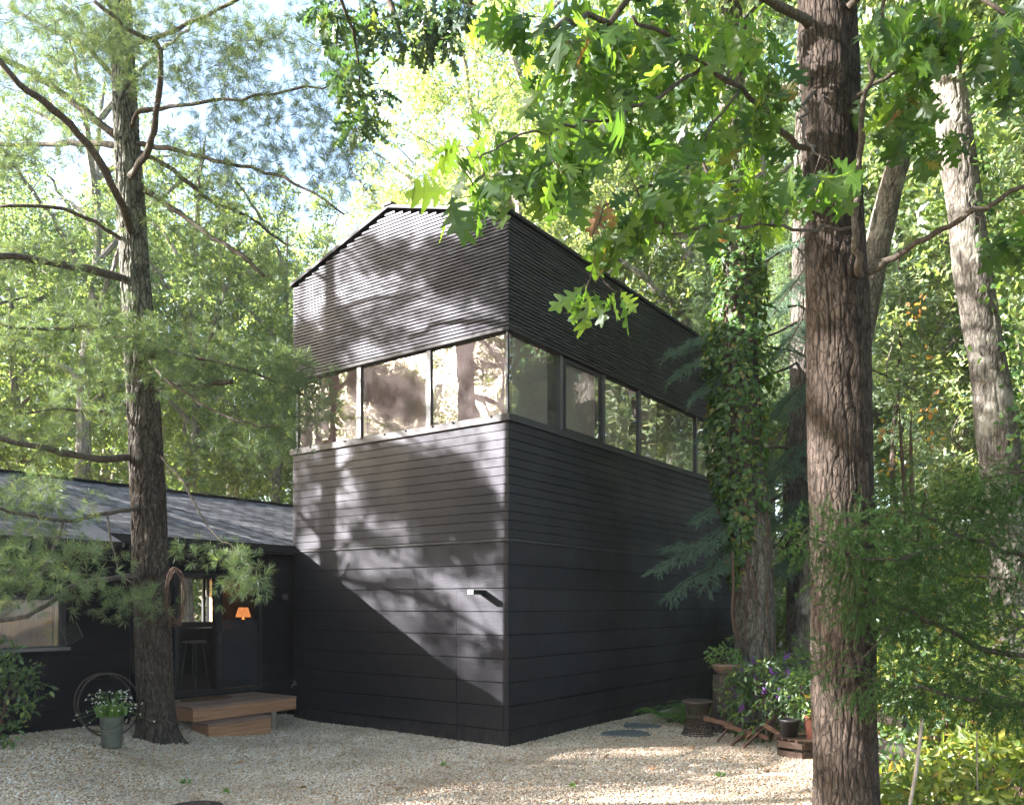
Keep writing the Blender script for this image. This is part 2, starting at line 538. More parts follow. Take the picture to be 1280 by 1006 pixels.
M = dict(
    slat=mat_siding('slat_cladding', 0.018, 0.56, 0.34),
    board=mat_siding('board_cladding', 0.009, 0.58, 0.32),
    panel=mat_siding('wide_cladding', 0.0065, 0.58, 0.30),
    house=mat_siding('house_cladding', 0.005, 0.65, 0.15),
    trim=mat_plain('black_trim', (0.03, 0.028, 0.033), 0.55, 0.3, 0, 0.15, 20),
    frame=mat_plain('frame_metal', (0.07, 0.066, 0.072), 0.5, 0.4, 0, 0.12, 20),
    trimd=mat_plain('dark_trim', (0.018, 0.017, 0.019), 0.6, 0.25, 0, 0.2, 20),
    core=mat_plain('wall_core', (0.008, 0.008, 0.009), 0.9, 0.1, 0, 0.2, 5),
    roofd=mat_plain('metal_roof', (0.018, 0.018, 0.02), 0.6, 0.2, 0, 0.2, 8),
    flash=mat_plain('flashing', (0.12, 0.11, 0.115), 0.6, 0.4, 0, 0.2, 6),
    shingle=mat_shingles(),
    glass=mat_glass('window_glass', boost=0.03, dust=0.065),
    glass2=mat_glass('house_glass', boost=-0.04),
    blind=mat_fabric('blind_fabric', (0.22, 0.12, 0.12)),
    blindp=mat_fabric('pale_blind_fabric', (0.62, 0.54, 0.48)),
    woodblind=mat_wood('wood_blind', (0.10, 0.045, 0.025), (0.17, 0.085, 0.05), axis=2),
    inner=mat_plain('interior_plaster', (0.25, 0.22, 0.19), 0.8),
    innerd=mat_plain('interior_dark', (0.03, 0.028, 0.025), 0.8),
    tan=mat_wood('tan_timber', (0.40, 0.24, 0.12), (0.62, 0.42, 0.24), axis=2),
    deck=mat_wood('deck_wood', (0.20, 0.095, 0.052), (0.38, 0.21, 0.125), ROTZ),
    deckd=mat_wood('deck_top', (0.12, 0.07, 0.052), (0.23, 0.145, 0.11), ROTZ),
    crate=mat_wood('crate_wood', (0.03, 0.018, 0.013), (0.085, 0.05, 0.036)),
    plank=mat_wood('plank_wood', (0.08, 0.04, 0.028), (0.19, 0.105, 0.075)),
    greyw=mat_wood('weathered_wood', (0.14, 0.12, 0.10), (0.32, 0.28, 0.24), axis=2),
    jute=mat_plain('coir_mat', (0.10, 0.06, 0.035), 0.95, 0.1, 0, 0.5, 60, 0.01),
    zinc=mat_plain('galvanized', (0.12, 0.13, 0.11), 0.6, 0.5, 0.5, 0.3, 9),
    iron=mat_plain('rusty_iron', (0.06, 0.045, 0.04), 0.7, 0.4, 0.4, 0.4, 20),
    bronze=mat_plain('dark_rattan', (0.055, 0.038, 0.03), 0.5, 0.5, 0, 0.3, 30),
    terra=mat_plain('terracotta', (0.13, 0.045, 0.028), 0.8, 0.2, 0, 0.25, 9),
    dpot=mat_plain('dark_pot', (0.025, 0.022, 0.022), 0.5, 0.5, 0, 0.2, 9),
    stone=mat_plain('stone', (0.22, 0.20, 0.18), 0.85, 0.2, 0, 0.45, 7, 0.02),
    slate=mat_plain('slate', (0.10, 0.11, 0.115), 0.7, 0.3, 0, 0.3, 6, 0.006),
    bowl=mat_plain('bowl_clay', (0.16, 0.10, 0.075), 0.6, 0.4, 0, 0.3, 8),
    soil=mat_plain('soil', (0.03, 0.02, 0.014), 0.95, 0.1, 0, 0.4, 40, 0.02),
    white=mat_plain('white_paint', (0.75, 0.72, 0.66), 0.5),
    wicker=mat_plain('vine_twigs', (0.10, 0.06, 0.045), 0.85, 0.2, 0, 0.4, 40),
    floor=mat_floor(), gravel=mat_gravelbed(), pebble=mat_pebble(),
    shade=mat_emit('lamp_shade_glow', (1.0, 0.34, 0.10), 0.13),
    screen=mat_screen('insect_screen', (0.035, 0.036, 0.042), 0.72),
    bark_oak=mat_bark('oak_bark', (0.010, 0.007, 0.0055), (0.088, 0.067, 0.054), 28, 10, 0.022, lichen=(0.14, 0.115, 0.095)),
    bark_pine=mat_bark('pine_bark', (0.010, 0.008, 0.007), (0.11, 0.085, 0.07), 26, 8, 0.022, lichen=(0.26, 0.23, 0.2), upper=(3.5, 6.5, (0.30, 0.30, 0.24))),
    bark_limb=mat_bark('limb_bark', (0.05, 0.04, 0.032), (0.17, 0.14, 0.115), 40, 18, 0.004),
    bark_pale=mat_bark('pale_bark', (0.03, 0.024, 0.019), (0.165, 0.15, 0.128), 22, 7, 0.02, patch=(0.235, 0.22, 0.19), lichen=(0.10, 0.085, 0.065)),
    bark_grey=mat_bark('grey_bark', (0.03, 0.026, 0.022), (0.21, 0.185, 0.16), 26, 5, 0.03),
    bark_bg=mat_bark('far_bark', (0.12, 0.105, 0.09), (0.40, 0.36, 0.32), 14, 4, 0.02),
    bark_dark=mat_bark('dark_bark', (0.03, 0.022, 0.017), (0.13, 0.10, 0.08), 24, 6, 0.02),
    twig=mat_plain('twig', (0.09, 0.06, 0.045), 0.8, 0.2, 0, 0.3, 30),
    twigp=mat_plain('pale_twig', (0.22, 0.19, 0.16), 0.85, 0.2, 0, 0.3, 30),
    oakleaf=mat_leaf('oak_leaves', [(0, (0.032, 0.07, 0.022)), (0.5, (0.055, 0.105, 0.028)), (0.97, (0.09, 0.145, 0.035)), (0.993, (0.15, 0.12, 0.03)), (1, (0.16, 0.06, 0.03))],
                     trans=[(0, (0.11, 0.23, 0.02)), (0.6, (0.21, 0.37, 0.03)), (0.97, (0.36, 0.52, 0.045)), (0.993, (0.5, 0.42, 0.05)), (1, (0.3, 0.1, 0.03))], tf=0.58, gloss=0.025, rough=0.4),
    oakleaf2=mat_leaf('high_oak_leaves', [(0, (0.04, 0.075, 0.04)), (0.8, (0.06, 0.105, 0.045)), (1, (0.11, 0.15, 0.04))],
                      trans=[(0, (0.06, 0.13, 0.03)), (0.85, (0.11, 0.20, 0.03)), (1, (0.34, 0.42, 0.04))], tf=0.45, gloss=0.05),
    deadleaf=mat_leaf('dry_leaves', [(0, (0.16, 0.08, 0.04)), (0.6, (0.26, 0.14, 0.07)), (1, (0.36, 0.20, 0.06))], tf=0.2),
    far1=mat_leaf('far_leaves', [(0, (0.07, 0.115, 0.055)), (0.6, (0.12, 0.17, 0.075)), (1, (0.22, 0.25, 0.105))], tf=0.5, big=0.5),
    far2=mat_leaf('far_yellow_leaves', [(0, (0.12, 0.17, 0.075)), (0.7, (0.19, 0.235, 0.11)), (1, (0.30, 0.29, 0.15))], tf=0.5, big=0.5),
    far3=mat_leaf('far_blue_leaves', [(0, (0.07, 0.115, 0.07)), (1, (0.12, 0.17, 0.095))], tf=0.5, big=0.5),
    pine=mat_leaf('pine_needles', [(0, (0.045, 0.085, 0.048)), (0.7, (0.08, 0.125, 0.066)), (1, (0.17, 0.18, 0.08))], tf=0.35, gloss=0.03),
    spruce=mat_leaf('spruce_needles', [(0, (0.06, 0.12, 0.085)), (1, (0.13, 0.20, 0.145))], tf=0.2, gloss=0.04),
    cedar=mat_leaf('cedar_needles', [(0, (0.022, 0.052, 0.022)), (0.8, (0.042, 0.082, 0.032)), (1, (0.08, 0.12, 0.04))], tf=0.3, gloss=0.0),
    ivy=mat_leaf('ivy_leaves', [(0, (0.035, 0.08, 0.022)), (0.5, (0.06, 0.12, 0.03)), (0.85, (0.09, 0.16, 0.035)), (0.95, (0.20, 0.22, 0.06)), (1, (0.2, 0.1, 0.05))], tf=0.4, gloss=0.025),
    bush=mat_leaf('bush_leaves', [(0, (0.035, 0.075, 0.025)), (0.85, (0.07, 0.125, 0.035)), (1, (0.2, 0.25, 0.05))], tf=0.4),
    yshrub=mat_leaf('shrub_leaves', [(0, (0.08, 0.13, 0.03)), (0.5, (0.16, 0.21, 0.045)), (0.9, (0.27, 0.29, 0.06)), (1, (0.38, 0.22, 0.05))], tf=0.45),
    fern=mat_leaf('fern_leaves', [(0, (0.06, 0.13, 0.03)), (1, (0.13, 0.23, 0.05))], tf=0.4),
    purple=mat_leaf('purple_petals', [(0, (0.12, 0.02, 0.26)), (1, (0.24, 0.05, 0.42))], tf=0.35),
    wpetal=mat_leaf('white_petals', [(0, (0.6, 0.58, 0.52)), (1, (0.8, 0.78, 0.74))], tf=0.3),
    orange=mat_leaf('orange_leaves', [(0, (0.45, 0.16, 0.05)), (1, (0.6, 0.3, 0.08))], tf=0.45),
)

# ------------------------------------------------------------------ leaf templates (length along +Y, unit 1)


def lobed(side, fold=0.18, droop=0.18, stem=0.12):
    ys = [p[1] for p in side]
    V, tr = [], []
    n = len(side)
    for sgn in (0, 1, -1):
        for x, y in side:
            xx = x * sgn
            V.append((xx, y, -fold * abs(xx) * 1.2 - droop * y * y + 0.02 * math.sin(9 * y) * abs(xx) * 6))
    for i in range(n - 1):
        a, b = i, i + 1
        for o, flip in ((n, 0), (2 * n, 1)):
            q = (a, o + i, o + i + 1, b)
            if flip:
                q = q[::-1]
            tr += [(q[0], q[1], q[2]), (q[0], q[2], q[3])]
    # leaf stalk
    k = len(V)
    V += [(-0.012, -stem, 0.02), (0.012, -stem, 0.02), (0.012, 0.02, 0), (-0.012, 0.02, 0)]
    tr += [(k, k + 1, k + 2), (k, k + 2, k + 3)]
    return np.array(V), np.array(tr)


_RO = ([(0.015, 0.0), (0.06, 0.08), (0.14, 0.13), (0.15, 0.16), (0.05, 0.20), (0.06, 0.25), (0.20, 0.31), (0.28, 0.37), (0.27, 0.41), (0.09, 0.41), (0.09, 0.46), (0.24, 0.52),
        (0.36, 0.61), (0.36, 0.65), (0.24, 0.65), (0.10, 0.64), (0.10, 0.69), (0.19, 0.76), (0.24, 0.83), (0.21, 0.87), (0.10, 0.85), (0.07, 0.90), (0.05, 0.97), (0.0, 1.02)])
RED_OAK = lobed(_RO)
MAPLEISH = lobed([(0.02, 0.0), (0.22, 0.04), (0.36, 0.16), (0.24, 0.22), (0.22, 0.27), (0.42, 0.42), (0.52, 0.56), (0.36, 0.56),
                  (0.21, 0.55), (0.24, 0.70), (0.30, 0.82), (0.16, 0.80), (0.10, 0.88), (0.05, 0.96), (0.0, 1.03)])


def warped(tpl, bend, twist, curl, sx=1.0):
    V, tr = tpl[0].copy(), tpl[1]
    y = V[:, 1].copy()
    V[:, 0] = V[:, 0] * sx + bend * y * y
    V[:, 2] += twist * V[:, 0] * y * 2 - curl * y ** 3 + 0.5 * abs(curl) * V[:, 0] ** 2
    return V, tr


WHITE_RO = lobed([(x_ * 1.12, y_) for x_, y_ in _RO], 0.08, 0.08)
OAK_SET = [RED_OAK, warped(RED_OAK, 0.12, 0.5, 0.3), warped(RED_OAK, -0.15, -0.6, 0.1, 0.85), warped(RED_OAK, 0.05, 0.2, 0.3, 1.15), warped(WHITE_RO, 0.04, 0.3, 0.15, 1.1), warped(RED_OAK, 0.18, -0.4, 0.35, 0.95), warped(RED_OAK, -0.06, 0.7, -0.15, 0.75)]
WHITE_OAK = lobed([(0.015, 0.0), (0.07, 0.10), (0.15, 0.18), (0.14, 0.22), (0.05, 0.24), (0.09, 0.33), (0.24, 0.41), (0.24, 0.46),
                   (0.07, 0.45), (0.11, 0.56), (0.27, 0.67), (0.26, 0.72), (0.08, 0.68), (0.10, 0.78), (0.17, 0.90), (0.12, 0.94),
                   (0.05, 0.87), (0.04, 0.97), (0.0, 1.0)])
OVAL = lobed([(0.01, 0), (0.16, 0.15), (0.24, 0.38), (0.19, 0.66), (0.07, 0.9), (0, 1.0)], 0.25, 0.15, 0.1)
IVYL = lobed([(0.02, 0.08), (0.25, 0.0), (0.45, 0.18), (0.30, 0.34), (0.33, 0.52), (0.16, 0.62), (0, 0.98)], 0.15, 0.1, 0.2)
DIA = (np.array([(0, 0, 0), (0.30, 0.42, -0.04), (0, 1, -0.1), (-0.30, 0.42, -0.04)]), np.array([(0, 1, 2), (0, 2, 3)]))


def needles(n, length, width, spread, seed, axis=0.0, axial=0.0):
    """tuft of needles about +Y; axial>0 spreads their roots along the axis"""
    r = random.Random(seed)
    V, tr = [], []
    for i in range(n):
        a = r.uniform(0, 2 * math.pi)
        th = spread * math.sqrt(r.uniform(0.02, 1)) if not axial else r.uniform(0.5, 1) * spread
        d = np.array([math.sin(th) * math.cos(a), math.cos(th), math.sin(th) * math.sin(a)])
        o = np.array([0, r.uniform(0, axial), 0])
        l = length * r.uniform(0.75, 1.1)
        s = np.cross(d, [r.uniform(-1, 1), r.uniform(-1, 1), r.uniform(-1, 1)])
        s = s / np.linalg.norm(s) * width / 2
        k = len(V)
        mid = o + d * l * 0.55
        tip = o + d * l + np.array([0, 0, -0.12 * l])
        V += [o, mid - s, mid + s, tip]
        tr += [(k, k + 1, k + 2), (k + 1, k + 3, k + 2)]
    return np.array(V), np.array(tr)


PINE_T = [needles(30, 0.115, 0.0042, 1.25, 7 + i) for i in range(3)]
SPRUCE_T = [needles(40, 0.024, 0.0060, 1.1, 17 + i, axial=0.15) for i in range(2)]
CEDAR_T = [needles(40, 0.042, 0.0048, 0.6, 27 + i, axial=0.16) for i in range(2)]


def orient(D, N):
    """rows: leaf axis D, leaf normal hint N -> rotation matrices with columns x,y,z"""
    D = D / np.maximum(np.linalg.norm(D, axis=1, keepdims=True), 1e-9)
    X = np.cross(D, N)
    l = np.linalg.norm(X, axis=1, keepdims=True)
    X = np.where(l < 1e-4, np.array([[1.0, 0, 0]]), X / np.maximum(l, 1e-9))
    Z = np.cross(X, D)
    return np.stack([X, D, Z], axis=2)


def scatter(mb, tpl, pos, D, N, size):
    V, tr = tpl
    n = len(pos)
    if n == 0:
        return
    R = orient(np.asarray(D, float), np.asarray(N, float))
    W = np.einsum('nij,kj->nki', R, V) * np.asarray(size).reshape(-1, 1, 1) + np.asarray(pos)[:, None, :]
    k = len(V)
    idx = (np.arange(n) * k)[:, None, None] + tr[None]
    mb.add(W.reshape(-1, 3), tris=idx.reshape(-1, 3))


def rvec(rng, n):
    v = rng.standard_normal((n, 3))
    return v / np.linalg.norm(v, axis=1, keepdims=True)


class Grower:
    """limbs as polylines; twigs reach from the nearest node to each target"""

    def __init__(s, seed):
        s.rng = np.random.default_rng(seed)
        s.pos, s.dir = [], []
        s.mb, s.fine = MB(), MB()

    def limb(s, pts, r0, r1, n=8, wob=0.03, sub=4, cap=True):
        pts = np.asarray(pts, float)
        m = len(pts)
        tt = np.linspace(0, m - 1, (m - 1) * sub + 1)
        # catmull-rom
        out = []
        for t in tt:
            i = min(int(t), m - 2)
            f = t - i
            p0, p1, p2, p3 = pts[max(i - 1, 0)], pts[i], pts[i + 1], pts[min(i + 2, m - 1)]
            out.append(0.5 * ((2 * p1) + (-p0 + p2) * f + (2 * p0 - 5 * p1 + 4 * p2 - p3) * f * f + (-p0 + 3 * p1 - 3 * p2 + p3) * f ** 3))
        out = np.array(out)
        seg = np.linalg.norm(np.diff(out, axis=0), axis=1).sum()
        out[1:-1] += s.rng.standard_normal((len(out) - 2, 3)) * wob * min(seg, 3) * 0.15
        rad = np.linspace(r0, r1, len(out)) * (1 + 0.06 * s.rng.standard_normal(len(out)))
        s.mb.tube(out, rad, n, cap)
        s.nodes(out)
        return out

    def nodes(s, pts):
        d = np.gradient(pts, axis=0)
        d /= np.maximum(np.linalg.norm(d, axis=1, keepdims=True), 1e-9)
        s.pos.extend(list(pts))
        s.dir.extend(list(d))

    def twigs(s, targets, r=0.006, n=4, sag=0.0, step=0.3, maxlen=None):
        """returns twig end points and directions"""
        targets = np.asarray(targets, float)
        A = np.array(s.pos)
        dmin = np.array([np.min(np.linalg.norm(A - t, axis=1)) for t in targets])
        ends, dirs, keep = [], [], []
        for ti in np.argsort(dmin):
            t = targets[ti]
            A = s._arr()
            dd = t - A
            L = np.linalg.norm(dd, axis=1)
            al = (dd * s._darr()).sum(1) / np.maximum(L, 1e-6)
            cost = L * (1.25 - 0.35 * al)
            i = int(np.argmin(cost))
            if maxlen and L[i] > maxlen:
                continue
            a = A[i]
            if L[i] < 0.03:
                ends.append(t); dirs.append(s._darr()[i]); continue
            k = max(2, int(L[i] / step) + 1)
            f = np.linspace(0, 1, k + 1)[:, None]
            mid = s._darr()[i] * L[i] * 0.35
            p = a + (t - a) * f + mid * (f * (1 - f)) - np.array([0, 0, 1]) * sag * L[i] * (f * f - f) * -1
            p[1:-1] += s.rng.standard_normal((k - 1, 3)) * 0.035 * L[i]
            rr = np.linspace(r * (0.6 + 0.7 * min(L[i], 1.5)), r * 0.35, k + 1)
            s.fine.tube(p, rr, n, False)
            d = np.gradient(p, axis=0)
            d /= np.maximum(np.linalg.norm(d, axis=1, keepdims=True), 1e-9)
            s._push(p[1:], d[1:])
            ends.append(p[-1]); dirs.append(d[-1])
        return np.array(ends), np.array(dirs)

    def merged(s):
        if s.fine.V:
            n0 = s.mb.n
            s.mb.V += s.fine.V
            s.mb.Fq += [q + n0 for q in s.fine.Fq]
            s.mb.n += s.fine.n
        return s.mb

    def _arr(s):
        if not hasattr(s, 'A') or s.cnt0 != len(s.pos):
            s.A = np.zeros((len(s.pos) + 60000, 3)); s.Dm = np.zeros_like(s.A)
            s.A[:len(s.pos)] = s.pos; s.Dm[:len(s.pos)] = s.dir
            s.cnt0 = len(s.pos); s.cnt = s.cnt0
        return s.A[:s.cnt]

    def _darr(s):
        s._arr()
        return s.Dm[:s.cnt]

    def _push(s, p, d):
        s._arr()
        if s.cnt + len(p) < len(s.A):
            s.A[s.cnt:s.cnt + len(p)] = p
            s.Dm[s.cnt:s.cnt + len(p)] = d
            s.cnt += len(p)


def blob(rng, cx, cy, rx, ry, d0, d1, n):
    """targets in a lens-shaped cloud of foliage around a spot in the scene"""
    a = rng.uniform(0, 2 * math.pi, n)
    q = np.sqrt(rng.uniform(0, 1, n))
    d = rng.uniform(d0, d1, n)
    return np.array([P(cx + rx * q[i] * math.cos(a[i]), cy + ry * q[i] * math.sin(a[i]), d[i]) for i in range(n)])


def leaves_at(mb, rng, tpl, ends, dirs, per, size, spread=0.12, flat=0.6, outdir=0.7, droop=0.2, sv=0.25, up=(0, 0, 1)):
    n = len(ends)
    E = np.repeat(ends, per, 0)
    D = np.repeat(dirs, per, 0)
    m = n * per
    rv = rvec(rng, m)
    pos = E + rv * spread * rng.uniform(0, 1, (m, 1)) ** 0.6
    ax = D * (1 - outdir) + rv * outdir + np.array([0, 0, -droop])
    N = np.asarray(up)[None] * flat + rvec(rng, m) * (1 - flat)
    sz = size * (1 + sv * rng.uniform(-1, 1, m))
    if isinstance(tpl, list):
        k = rng.integers(0, len(tpl), m)
        for i, tp in enumerate(tpl):
            scatter(mb, tp, pos[k == i], ax[k == i], N[k == i], sz[k == i])
    else:
        scatter(mb, tpl, pos, ax, N, sz)


def vnoise(x, y, seed=0):
    """cheap tileless value noise"""
    xi, yi = np.floor(x).astype(int), np.floor(y).astype(int)
    fx, fy = x - xi, y - yi
    fx, fy = fx * fx * (3 - 2 * fx), fy * fy * (3 - 2 * fy)

    def h(a, b):
        v = np.sin(a * 127.1 + b * 311.7 + seed * 74.7) * 43758.5453
        return v - np.floor(v)
    return (h(xi, yi) * (1 - fx) + h(xi + 1, yi) * fx) * (1 - fy) + (h(xi, yi + 1) * (1 - fx) + h(xi + 1, yi + 1) * fx) * fy


def trunk_mesh(pts, rad, nseg=72, rows=260, fur=0.05, flare=0.5, seed=1, fs=22):
    """big trunk with furrowed bark in the mesh itself; pts/rad control points bottom to top"""
    pts = np.asarray(pts, float)
    rad = np.asarray(rad, float)
    m = len(pts)
    t = np.linspace(0, m - 1, rows)
    idx = np.minimum(t.astype(int), m - 2)
    f = (t - idx)[:, None]
    # smooth interpolation
    p0, p1, p2, p3 = pts[np.maximum(idx - 1, 0)], pts[idx], pts[idx + 1], pts[np.minimum(idx + 2, m - 1)]
    c = 0.5 * (2 * p1 + (p2 - p0) * f + (2 * p0 - 5 * p1 + 4 * p2 - p3) * f * f + (3 * p1 - p0 - 3 * p2 + p3) * f ** 3)
    r = rad[idx] * (1 - f[:, 0]) + rad[idx + 1] * f[:, 0]
    z0 = c[0, 2]
    r = r * (1 + flare * np.exp(-(c[:, 2] - z0) / 0.22))
    ang = np.linspace(0, 2 * math.pi, nseg, endpoint=False)
    A, Z = np.meshgrid(ang, c[:, 2])
    warp = 1.2 * vnoise(A * 2, Z * 2.5, seed) + 0.8 * vnoise(A * 5, Z * 6, seed + 3)
    u = A / (2 * math.pi) * fs
    # seam-free by using sin/cos-periodic combination
    rid = np.abs(np.sin(u * math.pi + warp * 4))
    rid = np.clip(rid * 1.6, 0, 1)
    brk = 0.5 * vnoise(u + warp, Z * 7, seed + 5) + 0.9 * vnoise(u * 1.3 + warp * 2, Z * 17, seed + 8)
    lump = vnoise(np.cos(A) * 2 + 5, Z * 1.6 + np.sin(A) * 2, seed + 9) - 0.5
    R = r[:, None] * (1 + fur * (rid - 0.6) + fur * 0.6 * (brk - 0.5) + 0.09 * lump)
    root = np.exp(-(Z - z0) / 0.18) * 0.22 * np.maximum(0, np.sin(A * 5 + 1))
    R = R * (1 + root)
    V = np.stack([c[:, 0:1] + R * np.cos(A), c[:, 1:2] + R * np.sin(A), Z], -1).reshape(-1, 3)
    mb = MB()
    i = np.arange(rows - 1)[:, None] * nseg
    j = np.arange(nseg)[None, :]
    k = (j + 1) % nseg
    q = np.stack([i + j, i + k, i + nseg + k, i + nseg + j], -1).reshape(-1, 4)
    mb.add(V, quads=q, ngons=[[(rows - 1) * nseg + a for a in range(nseg)]])
    return mb, c, r


# ------------------------------------------------------------------ ground
def sheet(x0, x1, y0, y1, nx, ny, dz, mask=None, grade=False):
    xs, ys = np.linspace(x0, x1, nx), np.linspace(y0, y1, ny)
    if grade:
        u = np.linspace(-1, 1, nx)
        xs = 10 * u + (x1 - 10) * u ** 5
        v = np.linspace(-0.72, 1, ny)
        ys = 10 + 20 * v + (y1 - 30) * np.abs(v) ** 5 * np.sign(v)
    X, Y = np.meshgrid(xs, ys)
    Z = gh(X, Y) + dz
    V = np.stack([X, Y, Z], -1).reshape(-1, 3)
    i = np.arange(ny - 1)[:, None] * nx
    j = np.arange(nx - 1)[None, :]
    q = np.stack([i + j, i + j + 1, i + nx + j + 1, i + nx + j], -1).reshape(-1, 4)
    if mask is not None:
        cen = V[q].mean(1)
        q = q[mask(cen[:, 0], cen[:, 1])]
    return MB().add(V, quads=q)


mb = sheet(-130, 130, -60, 130, 260, 260, -0.05, grade=True)
tag(mb.build('ground', M['floor'], smooth=True), kind='structure')
rngg = np.random.default_rng(3)


def court(x, y):
    e = 4.3 + 0.25 * np.sin(y * 1.7) - 0.45 * np.maximum(0, 9.5 - y) * 0.2 + 0.2 * np.sin(y * 4.1)
    return (x < e) & (y > 3.0) & (x > -11)


def incourt(x, y):
    d = np.stack([x, y], -1) - C0[:2]
    t, r = d @ DL[:2], d @ DR[:2]
    tower = (t > -0.0) & (r > -0.0)
    house = ((t > 4.28) & (r < -3.2)) | ((t > 4.8) & (r >= -3.2))
    far = (t < 0) & (r > 4.2 + 0.4 * np.sin(x * 3))
    return court(x, y) & ~tower & ~house & ~far


mb = sheet(-12, 6, 3, 18, 145, 121, 0.0, mask=lambda x, y: court(x, y) & (y < 16))
tag(mb.build('gravel_court', M['gravel'], smooth=True), kind='structure')

ICO_V = np.array([(0, 0, 1), (0.894, 0, 0.447), (0.276, 0.851, 0.447), (-0.724, 0.526, 0.447), (-0.724, -0.526, 0.447), (0.276, -0.851, 0.447),
                  (0.724, 0.526, -0.447), (-0.276, 0.851, -0.447), (-0.894, 0, -0.447), (-0.276, -0.851, -0.447), (0.724, -0.526, -0.447)])
ICO_F = np.array([(0, 1, 2), (0, 2, 3), (0, 3, 4), (0, 4, 5), (0, 5, 1), (1, 6, 2), (2, 7, 3), (3, 8, 4), (4, 9, 5), (5, 10, 1),
                  (2, 6, 7), (3, 7, 8), (4, 8, 9), (5, 9, 10), (1, 10, 6)])


def pebbles():
    n = 260000
    y = 7.3 + (16 - 7.3) * rngg.uniform(0, 1, n) ** 1.25
    x = rngg.uniform(-1, 1, n) * (0.66 * y)
    k = incourt(x, y)
    x, y = x[k], y[k]
    n = len(x)
    s = rngg.uniform(0.007, 0.0145, n) * (1 + 0.35 * (rngg.uniform(0, 1, n) > 0.95))
    z = gh(x, y) + s * 0.25 + rngg.uniform(0, 0.010, n)
    N = rvec(rngg, n) * 0.35 + np.array([0, 0, 1.0])
    D = np.cross(N, rvec(rngg, n))
    m = MB()
    for j in range(3):
        V = ICO_V * np.array([1.15, 0.85 + 0.15 * j, 0.62]) * (1 + 0.22 * np.random.default_rng(j).uniform(-1, 1, (11, 1)))
        kk = np.arange(n) % 3 == j
        scatter(m, (V, ICO_F), np.stack([x, y, z], 1)[kk], D[kk], N[kk], s[kk])
    o = m.build('gravel', M['pebble'])
    tag(o, 'pale tan and white pea gravel spread over the yard in front of the black building', 'gravel', kind='stuff')


pebbles()

rl = np.random.default_rng(8)
n = 22000
y = rl.uniform(7.3, 15.5, n)
x = rl.uniform(-1, 1, n) * 0.66 * y
k = incourt(x, y) & (vnoise(x * 0.9 + 3, y * 0.9, 4) + 0.35 * sstep((-2 - x) / 3) + 0.25 * sstep((x - 1.5) / 3) > 0.62 + 0.3 * rl.uniform(0, 1, n))
x, y = x[k], y[k]
m = MB()
scatter(m, DIA, np.stack([x, y, gh(x, y) + 0.02 + rl.uniform(0, 0.012, len(x))], 1), rvec(rl, len(x)) * [1, 1, 0.2], rvec(rl, len(x)) * 0.4 + [0, 0, 1], rl.uniform(0.015, 0.045, len(x)))
tag(m.build('leaf_litter', M['deadleaf']), 'scattered brown leaf litter crumbs on the gravel', 'leaf litter', kind='stuff')

# ------------------------------------------------------------------ black tower
tower = thing('black_tower_house', C0, 'tall black timber clad building with a ribbon of corner windows under a slatted gabled top', 'building')
Z_BAND, Z_SILL, Z_SOF, Z_EAVE, Z_RIDGE = 2.904, 4.60, 5.885, 7.51, 8.20
rb = random.Random(5)


def zroof(t):
    return Z_EAVE + (Z_RIDGE - Z_EAVE) * min(t, TW - t) / (TW / 2)


def wall_rows(mb, face, a0, a1, z0, z1, pitch, gap, thick, fixed, jitter=0.0015, openings=(), clip=None, joints=None):
    """boards on a wall. face 'F' front (r = fixed, along t), 'R' right (t = fixed, along r), 'L', 'B'"""
    nrow = max(1, round((z1 - z0) / pitch))
    p = (z1 - z0) / nrow
    for i in range(nrow):
        za, zb = z0 + i * p + gap, z0 + (i + 1) * p
        cuts = sorted({za, zb} | {min(max(o[2], za), zb) for o in openings} | {min(max(o[3], za), zb) for o in openings})
        jj = rb.uniform(-jitter, jitter)
        for c0, c1 in zip(cuts[:-1], cuts[1:]):
            if c1 - c0 < 0.004:
                continue
            zm = (c0 + c1) / 2
            spans = [(a0, a1)]
            if clip:
                spans = clip(c0, c1, a0, a1)
            for o in openings:
                if o[2] < zm < o[3]:
                    ns = []
                    for s0, s1 in spans:
                        if o[0] > s0:
                            ns.append((s0, min(s1, o[0])))
                        if o[1] < s1:
                            ns.append((max(s0, o[1]), s1))
                    spans = [q for q in ns if q[1] - q[0] > 0.005]
            if joints and rb.random() < 0.8:
                ns = []
                for s0, s1 in spans:
                    if s1 - s0 > joints:
                        m_ = rb.uniform(s0 + 0.8, s1 - 0.8)
                        ns += [(s0, m_ - 0.0012), (m_ + 0.0012, s1)]
                    else:
                        ns.append((s0, s1))
                spans = ns
            for s0, s1 in spans:
                th = thick + jj
                if face == 'F':
                    mb.tbox(s0, s1, fixed - th, fixed, c0, c1)
                elif face == 'B':
                    mb.tbox(s0, s1, fixed, fixed + th, c0, c1)
                elif face == 'R':
                    mb.tbox(fixed - th, fixed, s0, s1, c0, c1)
                else:
                    mb.tbox(fixed, fixed + th, s0, s1, c0, c1)


def gable_clip(z0, z1, a0, a1):
    if z1 <= Z_EAVE - 0.02:
        return [(a0, a1)]
    a = (z1 - Z_EAVE + 0.02) / ((Z_RIDGE - Z_EAVE) / (TW / 2))
    return [(a, TW - a)] if TW - 2 * a > 0.05 else []


